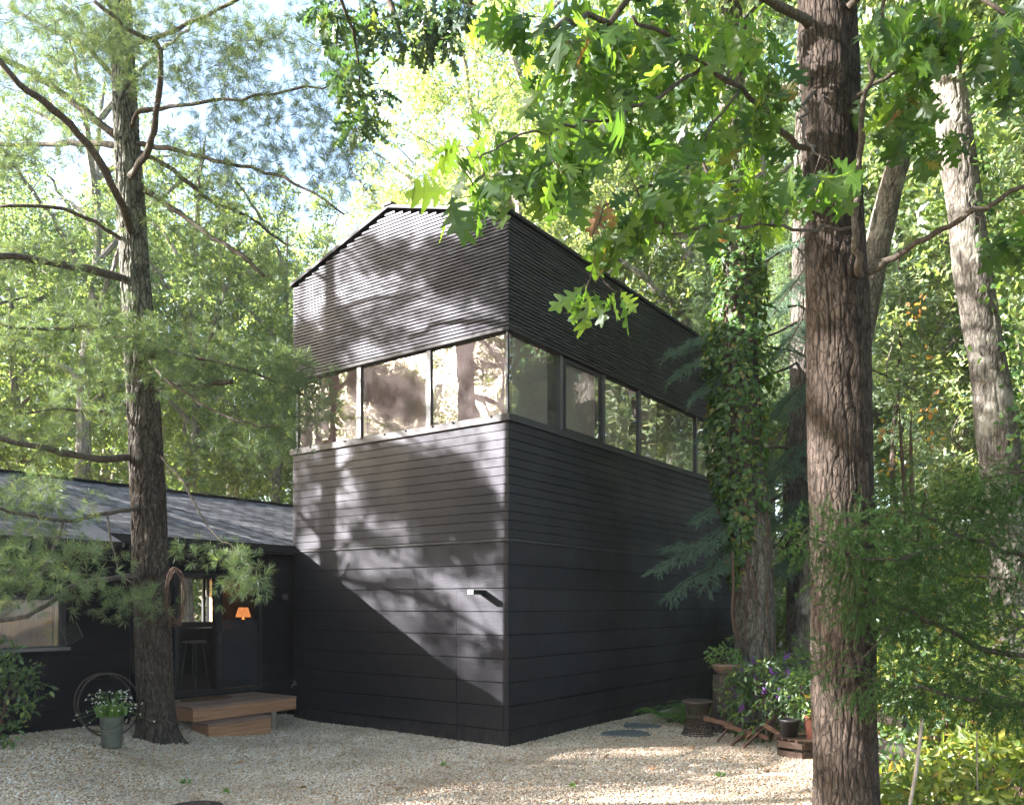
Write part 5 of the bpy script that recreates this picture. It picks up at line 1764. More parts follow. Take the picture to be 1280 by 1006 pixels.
# ------------------------------------------------------------------ cedar at the right edge
rng = np.random.default_rng(81)
CDp = 6.6
cb = P(1400, 980, CDp)
cb[2] = 0.0
ce = thing('red_cedar', cb, 'dark green feathery cedar reaching in from the right edge over the shrubs', 'tree')
tm, cc, rr = trunk_mesh([cb + [0, 0, -0.1], cb + [0, 0, 1], cb + [-0.05, 0, 2.5], cb + [-0.1, 0, 4.2]], [0.15, 0.12, 0.09, 0.03], 32, 60, 0.08, 0.3, 3, 10)
tm.build('trunk', M['bark_dark'], ce)
G = Grower(82)
limbs = [([(1398, 720, 6.6), (1330, 700, 6.4), (1270, 690, 6.2), (1200, 670, 6.0), (1140, 640, 5.8), (1080, 660, 5.7)], 0.03, 0.006),
         ([(1398, 800, 6.6), (1320, 810, 6.4), (1250, 815, 6.2), (1190, 790, 6), (1130, 760, 5.8), (1080, 740, 5.7)], 0.035, 0.006),
         ([(1398, 850, 6.6), (1330, 870, 6.2), (1260, 882, 5.9), (1190, 870, 5.7), (1140, 860, 5.6)], 0.035, 0.006),
         ([(1398, 620, 6.6), (1330, 590, 6.5), (1270, 590, 6.4), (1220, 600, 6.3)], 0.025, 0.006),
         ([(1200, 670, 6.0), (1150, 690, 5.6), (1090, 700, 5.4), (1030, 680, 5.3), (980, 660, 5.3)], 0.012, 0.004),
         ([(1398, 760, 6.6), (1320, 740, 7), (1240, 720, 7.2), (1160, 720, 7.3)], 0.025, 0.006),
         ([(1130, 760, 5.8), (1080, 820, 5.6), (1040, 835, 5.5)], 0.006, 0.003)]
for l, a, b in limbs:
    G.limb(Pl(l), a, b, 6)
rg = [(1230, 610, 60, 30, 6, 6.8, 60), (1170, 650, 100, 40, 5.6, 6.4, 90), (1250, 700, 60, 60, 5.8, 7, 66), (1120, 700, 70, 34, 5.3, 6, 62), (1040, 665, 70, 22, 5.1, 5.5, 34), (1060, 715, 30, 20, 5.3, 5.7, 14),
      (1150, 770, 80, 34, 5.6, 6.4, 80), (1240, 800, 50, 40, 5.8, 6.8, 34), (1180, 850, 90, 26, 5.5, 6.2, 60), (1250, 880, 40, 14, 5.6, 6.2, 34), (1070, 750, 24, 24, 5.5, 5.8, 12), (1100, 860, 40, 20, 5.5, 5.8, 22), (1345, 700, 45, 160, 5.8, 7.4, 50), (1395, 520, 45, 190, 6.1, 7.1, 80), (1040, 830, 26, 16, 5.4, 5.7, 8)]
E_, D_ = G.twigs(np.concatenate([blob(rng, *q) for q in rg]), 0.0032, 4, step=0.18)
G.merged().build('branches', M['bark_dark'], ce, smooth=True)
fm = MB()
leaves_at(fm, rng, CEDAR_T, E_, D_, 5, 0.85, spread=0.10, flat=0.5, outdir=0.55, droop=0.3)
fm.build('needles', M['cedar'], ce)


# ------------------------------------------------------------------ shrubs and small plants
def shrub(name, c, rx, ry, h, nt, leaf, size, mat, label, cat, seed, per=10, group=None, base_n=6, spread=0.10, flower=None):
    rng = np.random.default_rng(seed)
    c = np.asarray(c, float)
    root = thing(name, c, label, cat, group)
    G = Grower(seed)
    for i in range(base_n):
        a = 6.28 * i / base_n + rng.uniform(-0.3, 0.3)
        e = c + np.array([rx * 0.6 * math.cos(a), ry * 0.6 * math.sin(a), h * rng.uniform(0.5, 0.8)])
        G.limb([c, c * 0.5 + e * 0.5 + [0, 0, h * 0.12], e], 0.012 * max(h, 0.5), 0.005, 5, sub=3)
    u = rvec(rng, nt)
    q = rng.uniform(0.45, 1, (nt, 1)) ** 0.5
    lump = 0.75 + 0.45 * vnoise(u[:, 0:1] * 2 + 7, u[:, 2:3] * 2 + u[:, 1:2] * 2 + 3, seed)
    tg = c + np.array([0, 0, h * 0.52]) + u * q * lump * np.array([rx, ry, h * 0.5])
    E, D = G.twigs(tg, 0.004, 4, step=0.15)
    G.merged().build('stems', M['twig'], root)
    fm = MB()
    leaves_at(fm, rng, leaf, E, D, per, size, spread=spread, flat=0.45, outdir=0.8, droop=0.15)
    fm.build('foliage', M[mat], root)
    if flower:
        k = rng.choice(len(E), flower[1], replace=False)
        for i_ in k:
            fm = MB()
            leaves_at(fm, rng, OVAL, np.array([E[i_] + [0, 0, 0.04 + 0.025 * q_] for q_ in range(4)]), np.repeat(D[i_][None], 4, 0), 3, flower[2], spread=0.012, flat=0.3, outdir=0.9)
            fm.build('flower_spike', M[flower[0]], root)
    return root


def gp(px, py, Y):
    """ground point under the given view column at depth Y"""
    x = (px - HX) / F * Y
    return np.array([x, Y, float(gh(x, Y)) - 0.01])


shrub('leafy_bush', gp(-5, 0, 9.3), 0.42, 0.42, 1.15, 110, OVAL, 0.07, 'bush', 'dark green leafy bush against the low house at the left edge', 'bush', 91, 9)
shrub('flowering_shrub', gp(962, 0, 11.9), 0.72, 0.6, 1.25, 230, OVAL, 0.085, 'bush', 'broad leafy shrub with purple flower spikes in front of the ivy trunk', 'shrub', 92, 8, flower=('purple', 60, 0.036))
shrub('yellow_green_shrub', gp(1175, 0, 6.5), 0.50, 0.42, 0.80, 210, OVAL, 0.085, 'yshrub', 'sunlit yellow green shrub low beside the foreground trunk', 'shrub', 93, 8, 'low shrubs at the right')
shrub('yellow_green_shrub', gp(1250, 0, 6.9), 0.60, 0.5, 1.0, 240, OVAL, 0.085, 'yshrub', 'sunlit yellow green shrub in the bottom right corner', 'shrub', 94, 8, 'low shrubs at the right')
shrub('small_green_shrub', gp(1112, 0, 7.6), 0.30, 0.3, 0.62, 70, OVAL, 0.08, 'bush', 'low green seedling patch just right of the foreground trunk', 'shrub', 95, 7)
under = [(1110, 10.2, 0.9, 1.5, 'yshrub', 'bright shrub behind the foreground trunk above the stones'), (1180, 9.6, 1.0, 1.7, 'bush', 'green shrub behind the cedar boughs right of the stones'),
         (1262, 9.2, 0.9, 1.8, 'yshrub', 'bright leafy shrub at the foot of the pale leaning tree'), (1130, 13.5, 1.3, 2.4, 'far1', 'tall green undergrowth behind the stones'),
         (1215, 14.5, 1.4, 3.2, 'yshrub', 'tall sunlit undergrowth left of the pale leaning tree'), (1290, 14, 1.4, 3.6, 'far1', 'tall undergrowth right of the pale leaning tree'),
         (985, 17.5, 1.2, 2.2, 'far1', 'green undergrowth between the ivy trunk and the spruce trunk'), (1085, 17, 1.5, 3.0, 'yshrub', 'sunlit thicket right of the dead trunk'),
         (958, 21, 1.6, 3.2, 'far1', 'undergrowth behind the far corner of the tall building')]
for k, (px_, Y_, rx_, h_, mt, lab) in enumerate(under):
    shrub('undergrowth_shrub', gp(px_, 0, Y_), rx_, rx_ * 0.8, h_, 170, DIA if Y_ > 12 else OVAL, 0.10 if Y_ < 12 else 0.13, mt, lab, 'shrub', 100 + k, 14 if Y_ > 12 else 9, 'undergrowth in the wood', spread=0.22)

# orange autumn sprig in the wood
shrub('autumn_sapling', gp(1140, 0, 15.0), 0.5, 0.5, 8.2, 22, DIA, 0.12, 'orange', 'thin sapling with orange autumn leaves behind the foreground trunk', 'sapling', 120, 7, base_n=3, spread=0.18)


def fern(c, n, l, seed, label):
    rng = np.random.default_rng(seed)
    root = thing('fern', c, label, 'fern', 'ferns along the tall building')
    for i in range(n):
        a = rng.uniform(0, 6.28)
        L = l * rng.uniform(0.7, 1.1)
        d = np.array([math.cos(a), math.sin(a), 0])
        t = np.linspace(0, 1, 22)[:, None]
        pts = np.asarray(c) + d * L * t * 0.9 + np.array([0, 0, 1]) * L * (1.15 * t - 0.95 * t * t)
        m = MB()
        m.tube(pts, 0.003, 4, False)
        side = np.cross(d, [0, 0, 1])
        ps, ds, ss = [], [], []
        for k in range(1, 22):
            w_ = math.sin(math.pi * min(1, (k + 2) / 24)) * 0.25 * L * rng.uniform(0.85, 1.1)
            for sg in (-1, 1):
                ps.append(pts[k]); ds.append(side * sg + d * 0.35 + [0, 0, -0.15]); ss.append(w_)
        tpl = (DIA[0] * np.array([0.24, 1, 1]), DIA[1])
        scatter(m, tpl, np.array(ps), np.array(ds), np.tile([[0, 0, 1.0]], (len(ps), 1)), np.array(ss))
        m.build('frond', M['fern'], root)


for px_, Y_, sd, lab in ((838, 13.9, 1, 'fern nearest the corner, left of the wicker stool'), (855, 13.6, 2, 'fern directly behind the wicker stool'),
                         (878, 14.3, 3, 'fern between the wicker stool and the stump planter'), (862, 14.8, 4, 'fern deepest against the side wall of the tall building')):
    fern(gp(px_, 0, Y_), 20, 0.72, sd, lab)

# wicker stool
sp = gp(872, 0, 12.5) + [0, 0, 0.015]
ws = thing('wicker_stool', sp, 'dark woven hourglass stool standing on the gravel by the side wall', 'stool')
H_ = 0.52
rr_ = lambda z: 0.155 + 0.085 * (abs(z / H_ - 0.55) / 0.55) ** 1.6
m = MB()
for k in range(26):
    for sg in (-1, 1):
        a0 = 2 * math.pi * k / 26
        zs = np.linspace(0.03, H_ - 0.04, 14)
        an = a0 + sg * zs / H_ * 1.15
        m.tube(np.stack([sp[0] + (np.array([rr_(z) for z in zs]) + 0.003 * sg) * np.cos(an), sp[1] + (np.array([rr_(z) for z in zs]) + 0.003 * sg) * np.sin(an), sp[2] + zs], 1), 0.0055, 4, False)
m.build('woven_body', M['bronze'], ws)
m = MB()
for z_, r_ in ((0.012, 0.013), (0.045, 0.008), (H_ * 0.55, 0.010), (H_ * 0.6, 0.008), (H_ - 0.05, 0.01)):
    an = np.linspace(0, 2 * math.pi, 33)
    m.tube(np.stack([sp[0] + rr_(z_) * np.cos(an), sp[1] + rr_(z_) * np.sin(an), np.full(33, sp[2] + z_)], 1), r_, 6, False)
m.build('rings', M['bronze'], ws)
m = MB()
m.lathe(sp, [(0.0, H_ - 0.035), (0.225, H_ - 0.035), (0.238, H_ - 0.02), (0.238, H_), (0.22, H_ + 0.012), (0.0, H_ + 0.016)], 36)
m.build('seat', M['bronze'], ws)

# stump with bowl planter
stp = gp(908, 0, 13.0)
rs = np.random.default_rng(5)
tm, cc, rr = trunk_mesh([stp, stp + [0, 0, 0.3], stp + [0.01, 0, 0.62], stp + [0.01, 0, 0.90]], [0.24, 0.215, 0.21, 0.205], 48, 60, 0.10, 0.25, 31, 16)
so_ = tm.build('tree_stump', M['bark_dark'], loc=stp)
tag(so_, 'dark rough stump carrying the clay bowl beside the ivy trunk', 'stump')
bw = stp + [0, 0, 0.905]
b_o = MB()
b_o.lathe(bw, [(0.0, 0.0), (0.12, 0.0), (0.19, 0.05), (0.225, 0.13), (0.235, 0.17), (0.222, 0.17), (0.2, 0.12), (0.0, 0.12)], 32)
tag(b_o.build('clay_bowl', M['bowl'], loc=bw, smooth=True), 'round brown clay bowl of greenery on top of the stump', 'bowl')
shrub('trailing_herb', bw + [-0.05, 0, 0.13], 0.30, 0.22, 0.30, 60, OVAL, 0.05, 'fern', 'bright green trailing herb spilling from the clay bowl', 'plant', 131, 9, spread=0.07)

# second bowl on a post, half behind the foreground oak
s2 = gp(1006, 0, 12.6)
m = MB()
m.lathe(s2, [(0.0, 0), (0.18, 0), (0.17, 0.05), (0.08, 0.10), (0.07, 0.75), (0.12, 0.85), (0.0, 0.86)], 20)
bb = thing('birdbath', s2, 'weathered stone birdbath half hidden behind the foreground oak', 'birdbath')
m.build('pedestal', M['stone'], bb, smooth=True)
m = MB()
m.lathe(s2 + [0, 0, 0.861], [(0.0, 0.0), (0.14, 0.0), (0.28, 0.05), (0.31, 0.11), (0.29, 0.11), (0.2, 0.06), (0.0, 0.05)], 32)
m.build('basin', M['stone'], bb, smooth=True)

# wooden hexagonal planter box with pots
hx = gp(1003, 0, 10.9)
hb = thing('wooden_plant_stand', hx, 'low dark slatted six sided plant stand beside the foreground trunk', 'stand')
for lev in range(2):
    m = MB()
    for k in range(6):
        a0, a1 = math.radians(60 * k + 12 + 0.5), math.radians(60 * k + 72 - 0.5)
        R_ = 0.35
        z_ = 0.055 + lev * 0.125
        m.beam(hx + [R_ * math.cos(a0), R_ * math.sin(a0), z_], hx + [R_ * math.cos(a1), R_ * math.sin(a1), z_], 0.03, 0.085)
    m.build('side_slats', M['crate'], hb)
m = MB()
for k in range(7):
    y_ = -0.30 + k * 0.10
    L_ = 0.37 - 0.18 * abs(y_) / 0.3
    m.box(hx + [0, y_, 0.245], (2 * L_, 0.088, 0.024))
m.build('top_boards', M['crate'], hb)
pc = hx + [0.14, -0.10, 0.259]
m = MB()
m.lathe(pc, [(0, 0), (0.12, 0), (0.155, 0.26), (0.17, 0.26), (0.17, 0.31), (0.15, 0.31), (0.145, 0.26), (0, 0.26)], 28)
tag(m.build('terracotta_pot', M['terra'], loc=pc, smooth=True), 'red terracotta pot on the slatted plant stand against the foreground trunk', 'pot')
pc2 = hx + [-0.17, 0.0, 0.259]
m = MB()
m.lathe(pc2, [(0, 0), (0.10, 0), (0.125, 0.2), (0.135, 0.2), (0.135, 0.23), (0.118, 0.23), (0.112, 0.2), (0, 0.2)], 28)
tag(m.build('black_pot', M['dpot'], loc=pc2, smooth=True), 'small black pot on the left of the slatted plant stand', 'pot')
shrub('potted_plant', pc + [-0.03, 0, 0.27], 0.42, 0.35, 0.62, 80, OVAL, 0.085, 'bush', 'light green leafy plant arching out of the terracotta pot', 'plant', 133, 7)

# folded timber trestle lying by the shrub
tr0 = gp(940, 0, 11.5)
trs = thing('folding_trestle', tr0, 'folded reddish timber trestle with crossed legs lying under the flowering shrub', 'trestle')
segs = [((880, 897, 12.0), (916, 906, 11.8)), ((929, 934, 11.3), (962, 903, 11.7)), ((914, 936, 11.5), (945, 908, 11.8)), ((955, 905, 11.5), (1000, 932, 11.2)),
        ((933, 922, 11.5), (972, 893, 11.8)), ((897, 930, 11.8), (918, 900, 12.0)), ((905, 906, 11.75), (960, 922, 11.45))]
for a, b in segs:
    pa, pb = P(*a), P(*b)
    for q_ in (pa, pb):
        q_[2] = max(q_[2], float(gh(q_[0], q_[1])) + 0.03)
    MB().beam(pa, pb, 0.022, 0.065, up=(0.3, -0.5, 1)).build('slat', M['plank'], trs)

# stepping stones, rocks, log, stakes, drain grate
for px_, py_, a_, lab in ((800, 909, 0.30, 'grey slate stepping stone farther along the side wall'), (783, 919, 0.36, 'grey slate stepping stone nearer the camera, left of the stool')):
    c_ = P(px_, py_, 2.0 * F / (py_ - HY))
    c_[2] = gh(c_[0], c_[1]) + 0.022
    ang = np.linspace(0, 2 * math.pi, 11, endpoint=False)
    rr1 = a_ * (1 + 0.15 * np.sin(ang * 3 + px_)) * np.array([1, 1])[0]
    V = [(c_[0] + rr1[i] * math.cos(ang[i]), c_[1] + 0.8 * rr1[i] * math.sin(ang[i]), c_[2] + z) for z in (-0.03, 0.012) for i in range(11)]
    m = MB().add(V, quads=[(i, (i + 1) % 11, 11 + (i + 1) % 11, 11 + i) for i in range(11)], ngons=[[11 + i for i in range(11)]])
    tag(m.build('stepping_stone', M['slate'], loc=c_), lab, 'stone', 'stepping stones in the gravel')


def rock(c, s, seed, label, mat='stone'):
    r = np.random.default_rng(seed)
    V, Fc = [], []
    nu, nv = 14, 9
    for j in range(nv + 1):
        th_ = math.pi * j / nv
        for i in range(nu):
            ph = 2 * math.pi * i / nu
            d = np.array([math.sin(th_) * math.cos(ph), math.sin(th_) * math.sin(ph), math.cos(th_)])
            k = 1 + 0.28 * math.sin(3 * d[0] + seed) * math.cos(2.5 * d[1] + seed * 2) + 0.16 * math.sin(5 * d[2] + 4 * d[0] + seed)
            d = np.sign(d) * np.abs(d) ** 0.8
            V.append(np.asarray(c) + d * k * np.array(s))
    for j in range(nv):
        for i in range(nu):
            Fc.append((j * nu + i, (j + 1) * nu + i, (j + 1) * nu + (i + 1) % nu, j * nu + (i + 1) % nu))
    o = MB().add(V, quads=Fc).build('rock', M[mat], loc=c)
    return tag(o, label, 'rock', 'rocks beside the foreground trunk')


for px_, Y_, s_, z_, lab in ((1106, 8.6, (0.10, 0.10, 0.09), 0.08, 'pale rounded rock touching the foreground trunk on its right'), (1124, 8.9, (0.14, 0.1, 0.07), 0.08, 'flat pinkish rock in the middle of the rock row'),
                             (1142, 8.7, (0.13, 0.1, 0.08), 0.06, 'rock at the right end of the row by the leaning stake'), (1113, 9.4, (0.16, 0.12, 0.10), 0.32, 'grey rock lying higher behind the fallen log'),
                             (1190, 7.0, (0.2, 0.15, 0.08), 0.02, 'flat grey rock under the yellow green shrub')):
    c_ = gp(px_, 0, Y_) + [0, 0, z_]
    rock(c_, s_, int(px_), lab)
m = MB()
m.tube(Pl([(1080, 893, 9.2), (1095, 896, 9.1), (1115, 901, 9.0), (1132, 905, 8.9)]), [0.055, 0.05, 0.045, 0.035], 10)
m.tube(Pl([(1098, 896, 9.15), (1106, 880, 9.1)]), [0.02, 0.01], 6)
tag(m.build('fallen_log', M['bark_dark'], loc=P(1110, 898, 9.1)), 'thin fallen log lying across the rocks right of the foreground trunk', 'log')
m = MB()
m.tube(Pl([(1080, 925, 8.3), (1110, 935, 8.2), (1150, 945, 8.1)]), [0.07, 0.075, 0.06], 10)
tag(m.build('fallen_log', M['bark_pale'], loc=P(1110, 935, 8.2)), 'thicker reddish log on the ground below the row of rocks', 'log')
m = MB()
a_, b_ = P(1133, 1030, 5.4), P(1153, 898, 5.6)
m.tube([a_, a_ * 0.5 + b_ * 0.5 + [0.01, 0, 0], b_], [0.011, 0.012, 0.012], 8)
tag(m.build('garden_stake', M['greyw'], loc=a_), 'thin grey wooden stake leaning up among the shrubs at lower right', 'stake')
m = MB()
a_, b_ = P(1222, 1000, 6.2), P(1221, 915, 6.2)
m.tube([a_, b_], [0.006, 0.005], 6)
tag(m.build('garden_stake', M['greyw'], loc=a_), 'short thin upright stick in the corner shrub', 'stake')
gc = P(243, 1012, 8.0)
gc[2] = gh(gc[0], gc[1]) + 0.03
m = MB()
an = np.linspace(0, 2 * math.pi, 41)
for R_ in (0.26, 0.18, 0.1):
    m.tube(np.stack([gc[0] + R_ * np.cos(an), gc[1] + R_ * np.sin(an), np.full(41, gc[2])], 1), 0.012, 6, False)
for k in range(11):
    y_ = -0.22 + k * 0.044
    L_ = math.sqrt(0.26 ** 2 - y_ * y_)
    m.beam(gc + [-L_, y_, 0.004], gc + [L_, y_, 0.004], 0.012, 0.014)
tag(m.build('drain_grate', M['iron'], loc=gc), 'round dark metal grate set in the gravel at the bottom left edge', 'grate')

# fallen leaves and weeds on the gravel
rng = np.random.default_rng(77)
spots = [(722, 980, 'cluster in front of the near corner of the tall building'), (866, 937, 'just below the wicker stool'), (640, 952, 'close under the near corner of the tall building'),
         (812, 962, 'in the sunlit strip left of the foreground trunk'), (560, 962, 'in front of the flush door'), (905, 950, 'in front of the folded trestle'),
         (500, 988, 'at the bottom middle of the yard'), (960, 965, 'just left of the foreground trunk'), (380, 985, 'right of the metal grate'), (300, 955, 'in front of the deck step'),
         (758, 948, 'beside the nearer stepping stone'), (430, 945, 'before the shaded left wall of the tall building')]
lt_m = None
for i, (px_, py_, wh) in enumerate(spots):
    Yg = 2.0 * F / (py_ - HY)
    c_ = P(px_, py_, Yg)
    c_[2] = gh(c_[0], c_[1]) + 0.030
    if lt_m is None:
        m = MB()
        scatter(m, (RED_OAK[0] * np.array([1, 1, 1.8]), RED_OAK[1]), np.array([[0, -0.06, 0.012]]), np.array([[0, 1.0, 0.1]]), np.array([[0.2, 0, 1.0]]), [0.13])
        o = m.build('fallen_leaf', M['deadleaf'])
        lt_m = o
    else:
        o = lt_m.copy()
        col.objects.link(o)
    o.location = tuple(c_)
    o.rotation_euler = (rng.uniform(-0.4, 0.4), rng.uniform(-0.4, 0.4), rng.uniform(0, 6.28))
    o.scale = (1, 1, 1)
    tag(o, 'dry brown oak leaf ' + wh, 'leaf', 'fallen leaves on the gravel')
weeds = [(555, 958, 'below the flush door of the tall building'), (283, 990, 'just right of the metal grate'), (232, 982, 'just above the metal grate'), (715, 985, 'at the bottom edge near the middle'), (900, 970, 'in front of the trestle near the foreground trunk')]
wm = None
for i, (px_, py_, wh) in enumerate(weeds):
    Yg = 2.0 * F / (py_ - HY)
    c_ = P(px_, py_, Yg)
    c_[2] = gh(c_[0], c_[1]) + 0.012
    if wm is None:
        m = MB()
        k = 16
        leaves_at(m, rng, DIA, np.zeros((1, 3)), np.array([[0, 0, 1.0]]), k, 0.05, spread=0.025, flat=0.4, outdir=0.9, droop=-0.3)
        wm = m.build('weed', M['fern'])
        o = wm
    else:
        o = wm.copy()
        col.objects.link(o)
    o.location = tuple(c_)
    o.rotation_euler = (0, 0, rng.uniform(0, 6.28))
    tag(o, 'tiny green weed in the gravel ' + wh, 'weed', 'weeds in the gravel')


# ------------------------------------------------------------------ trees of the wood
def wood_tree(seed, H, crown0, R, ntg, per, leaf, mat, bark, tr=0.2, spread=0.5, droop=0.3, cone=False, lsz=0.125):
    """one full tree standing at the origin; returns its meshes"""
    rng = np.random.default_rng(seed)
    G = Grower(seed)
    lean = rng.uniform(-0.05, 0.05, 2) * H
    zs = np.linspace(0, H * 0.93, 9)
    tp = np.stack([lean[0] * (zs / H) ** 1.5 + 0.12 * np.sin(zs * 0.7 + seed), lean[1] * (zs / H) ** 1.5 + 0.12 * np.cos(zs * 0.5 + seed), zs], 1)
    tp[0] = (0, 0, -0.3)
    G.limb(tp, tr, tr * 0.15, 10, wob=0.02)
    if not cone:
        for i in range(11):
            f = crown0 * 0.8 + (0.92 - crown0 * 0.8) * i / 11
            z = f * H
            b = np.array([np.interp(z, zs, tp[:, 0]), np.interp(z, zs, tp[:, 1]), z])
            a = 2.4 * i + rng.uniform(-0.4, 0.4)
            L = R * rng.uniform(0.6, 0.95) * (1 - 0.5 * abs(f - 0.6))
            up = rng.uniform(0.5, 1.1) * L
            d = np.array([math.cos(a), math.sin(a), 0])
            G.limb([b, b + d * L * 0.4 + [0, 0, up * 0.5], b + d * L * 0.75 + [0, 0, up * 0.8], b + d * L + [0, 0, up]], tr * 0.36, tr * 0.08, 6, wob=0.06)
    u = rvec(rng, ntg)
    if cone:
        f = rng.uniform(0, 1, ntg)
        z = H * (crown0 + (1 - crown0) * f)
        q = R * (1 - f) ** 0.8 * rng.uniform(0.3, 1, ntg) ** 0.6
        a = rng.uniform(0, 6.28, ntg)
        tg = np.stack([q * np.cos(a), q * np.sin(a), z - q * 0.25], 1)
    else:
        q = rng.uniform(0.3, 1, (ntg, 1)) ** 0.45
        lump = 0.65 + 0.7 * vnoise(u[:, 0:1] * 2.2 + 9, u[:, 1:2] * 2.2 + u[:, 2:3] * 3 + 5, seed)
        hz = H * (1 - crown0) / 2
        tg = np.array([lean[0] * 0.6, lean[1] * 0.6, H - hz]) + u * q * lump * np.array([R, R, hz])
    E, D = G.twigs(tg, 0.014, 4, step=0.7)
    fm = MB()
    leaves_at(fm, rng, leaf, E, D, per, lsz if not cone else 0.30, spread=spread, flat=0.4, outdir=0.85, droop=droop, sv=0.35)
    return G.merged().mesh('trunk'), fm.mesh('crown'), mat, bark


LFC = (np.concatenate([DIA[0] * 0.9, DIA[0][:, [1, 0, 2]] * np.array([1, 0.8, -1]) + [0.1, 0.2, 0.1]]), np.concatenate([DIA[1], DIA[1] + 4]))
SPR = needles(26, 0.5, 0.07, 1.0, 5, axial=0.9)
kinds = {
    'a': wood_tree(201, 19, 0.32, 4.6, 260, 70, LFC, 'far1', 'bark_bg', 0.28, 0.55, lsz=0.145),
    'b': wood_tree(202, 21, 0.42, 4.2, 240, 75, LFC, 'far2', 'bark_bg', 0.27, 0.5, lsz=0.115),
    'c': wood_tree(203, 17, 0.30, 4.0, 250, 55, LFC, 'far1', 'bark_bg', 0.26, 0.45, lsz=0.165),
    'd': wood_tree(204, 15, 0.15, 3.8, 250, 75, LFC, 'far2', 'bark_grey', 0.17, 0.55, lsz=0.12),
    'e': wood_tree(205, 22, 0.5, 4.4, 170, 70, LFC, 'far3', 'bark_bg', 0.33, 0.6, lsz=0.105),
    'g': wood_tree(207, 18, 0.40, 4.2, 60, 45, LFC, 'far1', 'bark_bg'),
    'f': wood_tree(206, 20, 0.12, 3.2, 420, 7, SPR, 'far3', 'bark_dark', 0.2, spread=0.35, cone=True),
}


def place_tree(kind, x, y, s, rz, name, label, group):
    root = thing(name, (x, y, float(gh(x, y))), label, 'tree', group)
    root.rotation_euler = (0, 0, rz)
    root.scale = (s, s, s)
    tm_, cm_, mt, bk_ = kinds[kind]
    for nm, me, mm in (('trunk', tm_, bk_), ('crown', cm_, mt)):
        if not me.materials:
            me.materials.append(M[mm])
        o = bpy.data.objects.new(nm, me)
        col.objects.link(o)
        o.parent = root
    return root


KN = {'a': ('broadleaf_tree', 'green broadleaf tree'), 'b': ('yellowing_tree', 'tall yellowing tree'), 'c': ('pale_trunk_tree', 'pale trunked green tree'),
      'd': ('low_crowned_tree', 'low crowned yellow green tree'), 'e': ('slender_tree', 'slender high crowned tree'), 'f': ('spruce_tree', 'shaggy conifer'), 'g': ('thin_tree', 'thinly leaved tree')}
bgt = [
    # kind, px, depth, scale, where
    ('c', -60, 24, 0.85, 'beyond the left edge of the roof'), ('a', 25, 27, 0.85, 'above the left end of the low roof'), ('e', 95, 23, 0.8, 'just left of the pine trunk above the roof'),
    ('c', 130, 31, 1.0, 'half hidden behind the pine trunk'), ('c', 235, 25, 0.85, 'right of the pine trunk above the roof ridge'), ('a', 290, 33, 0.95, 'midway between the pine and the tall building'),
    ('a', 345, 26, 0.74, 'close to the left edge of the tall building'), ('b', 400, 38, 0.9, 'over the left eave of the tall building'), ('a', 60, 38, 1.0, 'in the second row above the low roof'),
    ('b', 190, 42, 1.0, 'far back behind the pine'), ('d', 455, 34, 0.95, 'behind the rising roof edge of the tall building'), ('b', 560, 34, 0.93, 'behind the roof peak of the tall building'),
    ('a', 500, 44, 0.95, 'far back over the roof peak'), ('b', 655, 33, 1.08, 'over the near corner of the tall building'), ('d', 700, 28, 1.15, 'behind the roof edge under the oak leaves'),
    ('c', 770, 27, 1.15, 'over the middle of the long eave'), ('e', 845, 24, 1.05, 'with the crooked pale trunk above the long eave'), ('f', 885, 23, 0.62, 'at the far end of the long eave'),
    ('a', 800, 38, 1.3, 'far back over the long eave'), ('b', 900, 34, 1.2, 'far behind the ivy clad trunk'), ('a', 965, 26, 1.15, 'between the ivy trunk and the foreground oak'),
    ('f', 985, 20, 0.55, 'small, just right of the ivy clad trunk'), ('d', 1020, 33, 1.3, 'straight behind the foreground oak'), ('f', 1120, 21, 0.62, 'right of the foreground oak behind the dead trunk'),
    ('a', 1130, 29, 1.25, 'right of the dead leaning trunk'), ('c', 1185, 24, 1.1, 'between the foreground oak and the pale leaning tree'), ('e', 1255, 27, 1.0, 'behind the pale leaning tree'),
    ('d', 1290, 21, 1.0, 'at the right edge of the wood'), ('b', 1350, 31, 1.2, 'beyond the right edge'), ('a', 1400, 24, 1.1, 'outside the right edge beyond the cedar'),
    ('b', 1080, 40, 1.35, 'far back behind the dead trunk'), ('a', 1220, 38, 1.3, 'far back left of the pale leaning tree'), ('b', 590, 27, 0.98, 'right above the roof peak'), ('b', 505, 31, 0.86, 'low over the rising roof edge'), ('b', 650, 23, 0.95, 'close behind the near corner of the tall building'),
    ('c', 930, 42, 1.4, 'farthest back behind the ivy trunk'),
]
rt = random.Random(9)
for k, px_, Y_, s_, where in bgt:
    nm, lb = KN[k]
    place_tree(k, (px_ - HX) / F * Y_, Y_, s_, rt.uniform(0, 6.28), nm, lb + ' ' + where, 'trees of the wood behind the buildings')
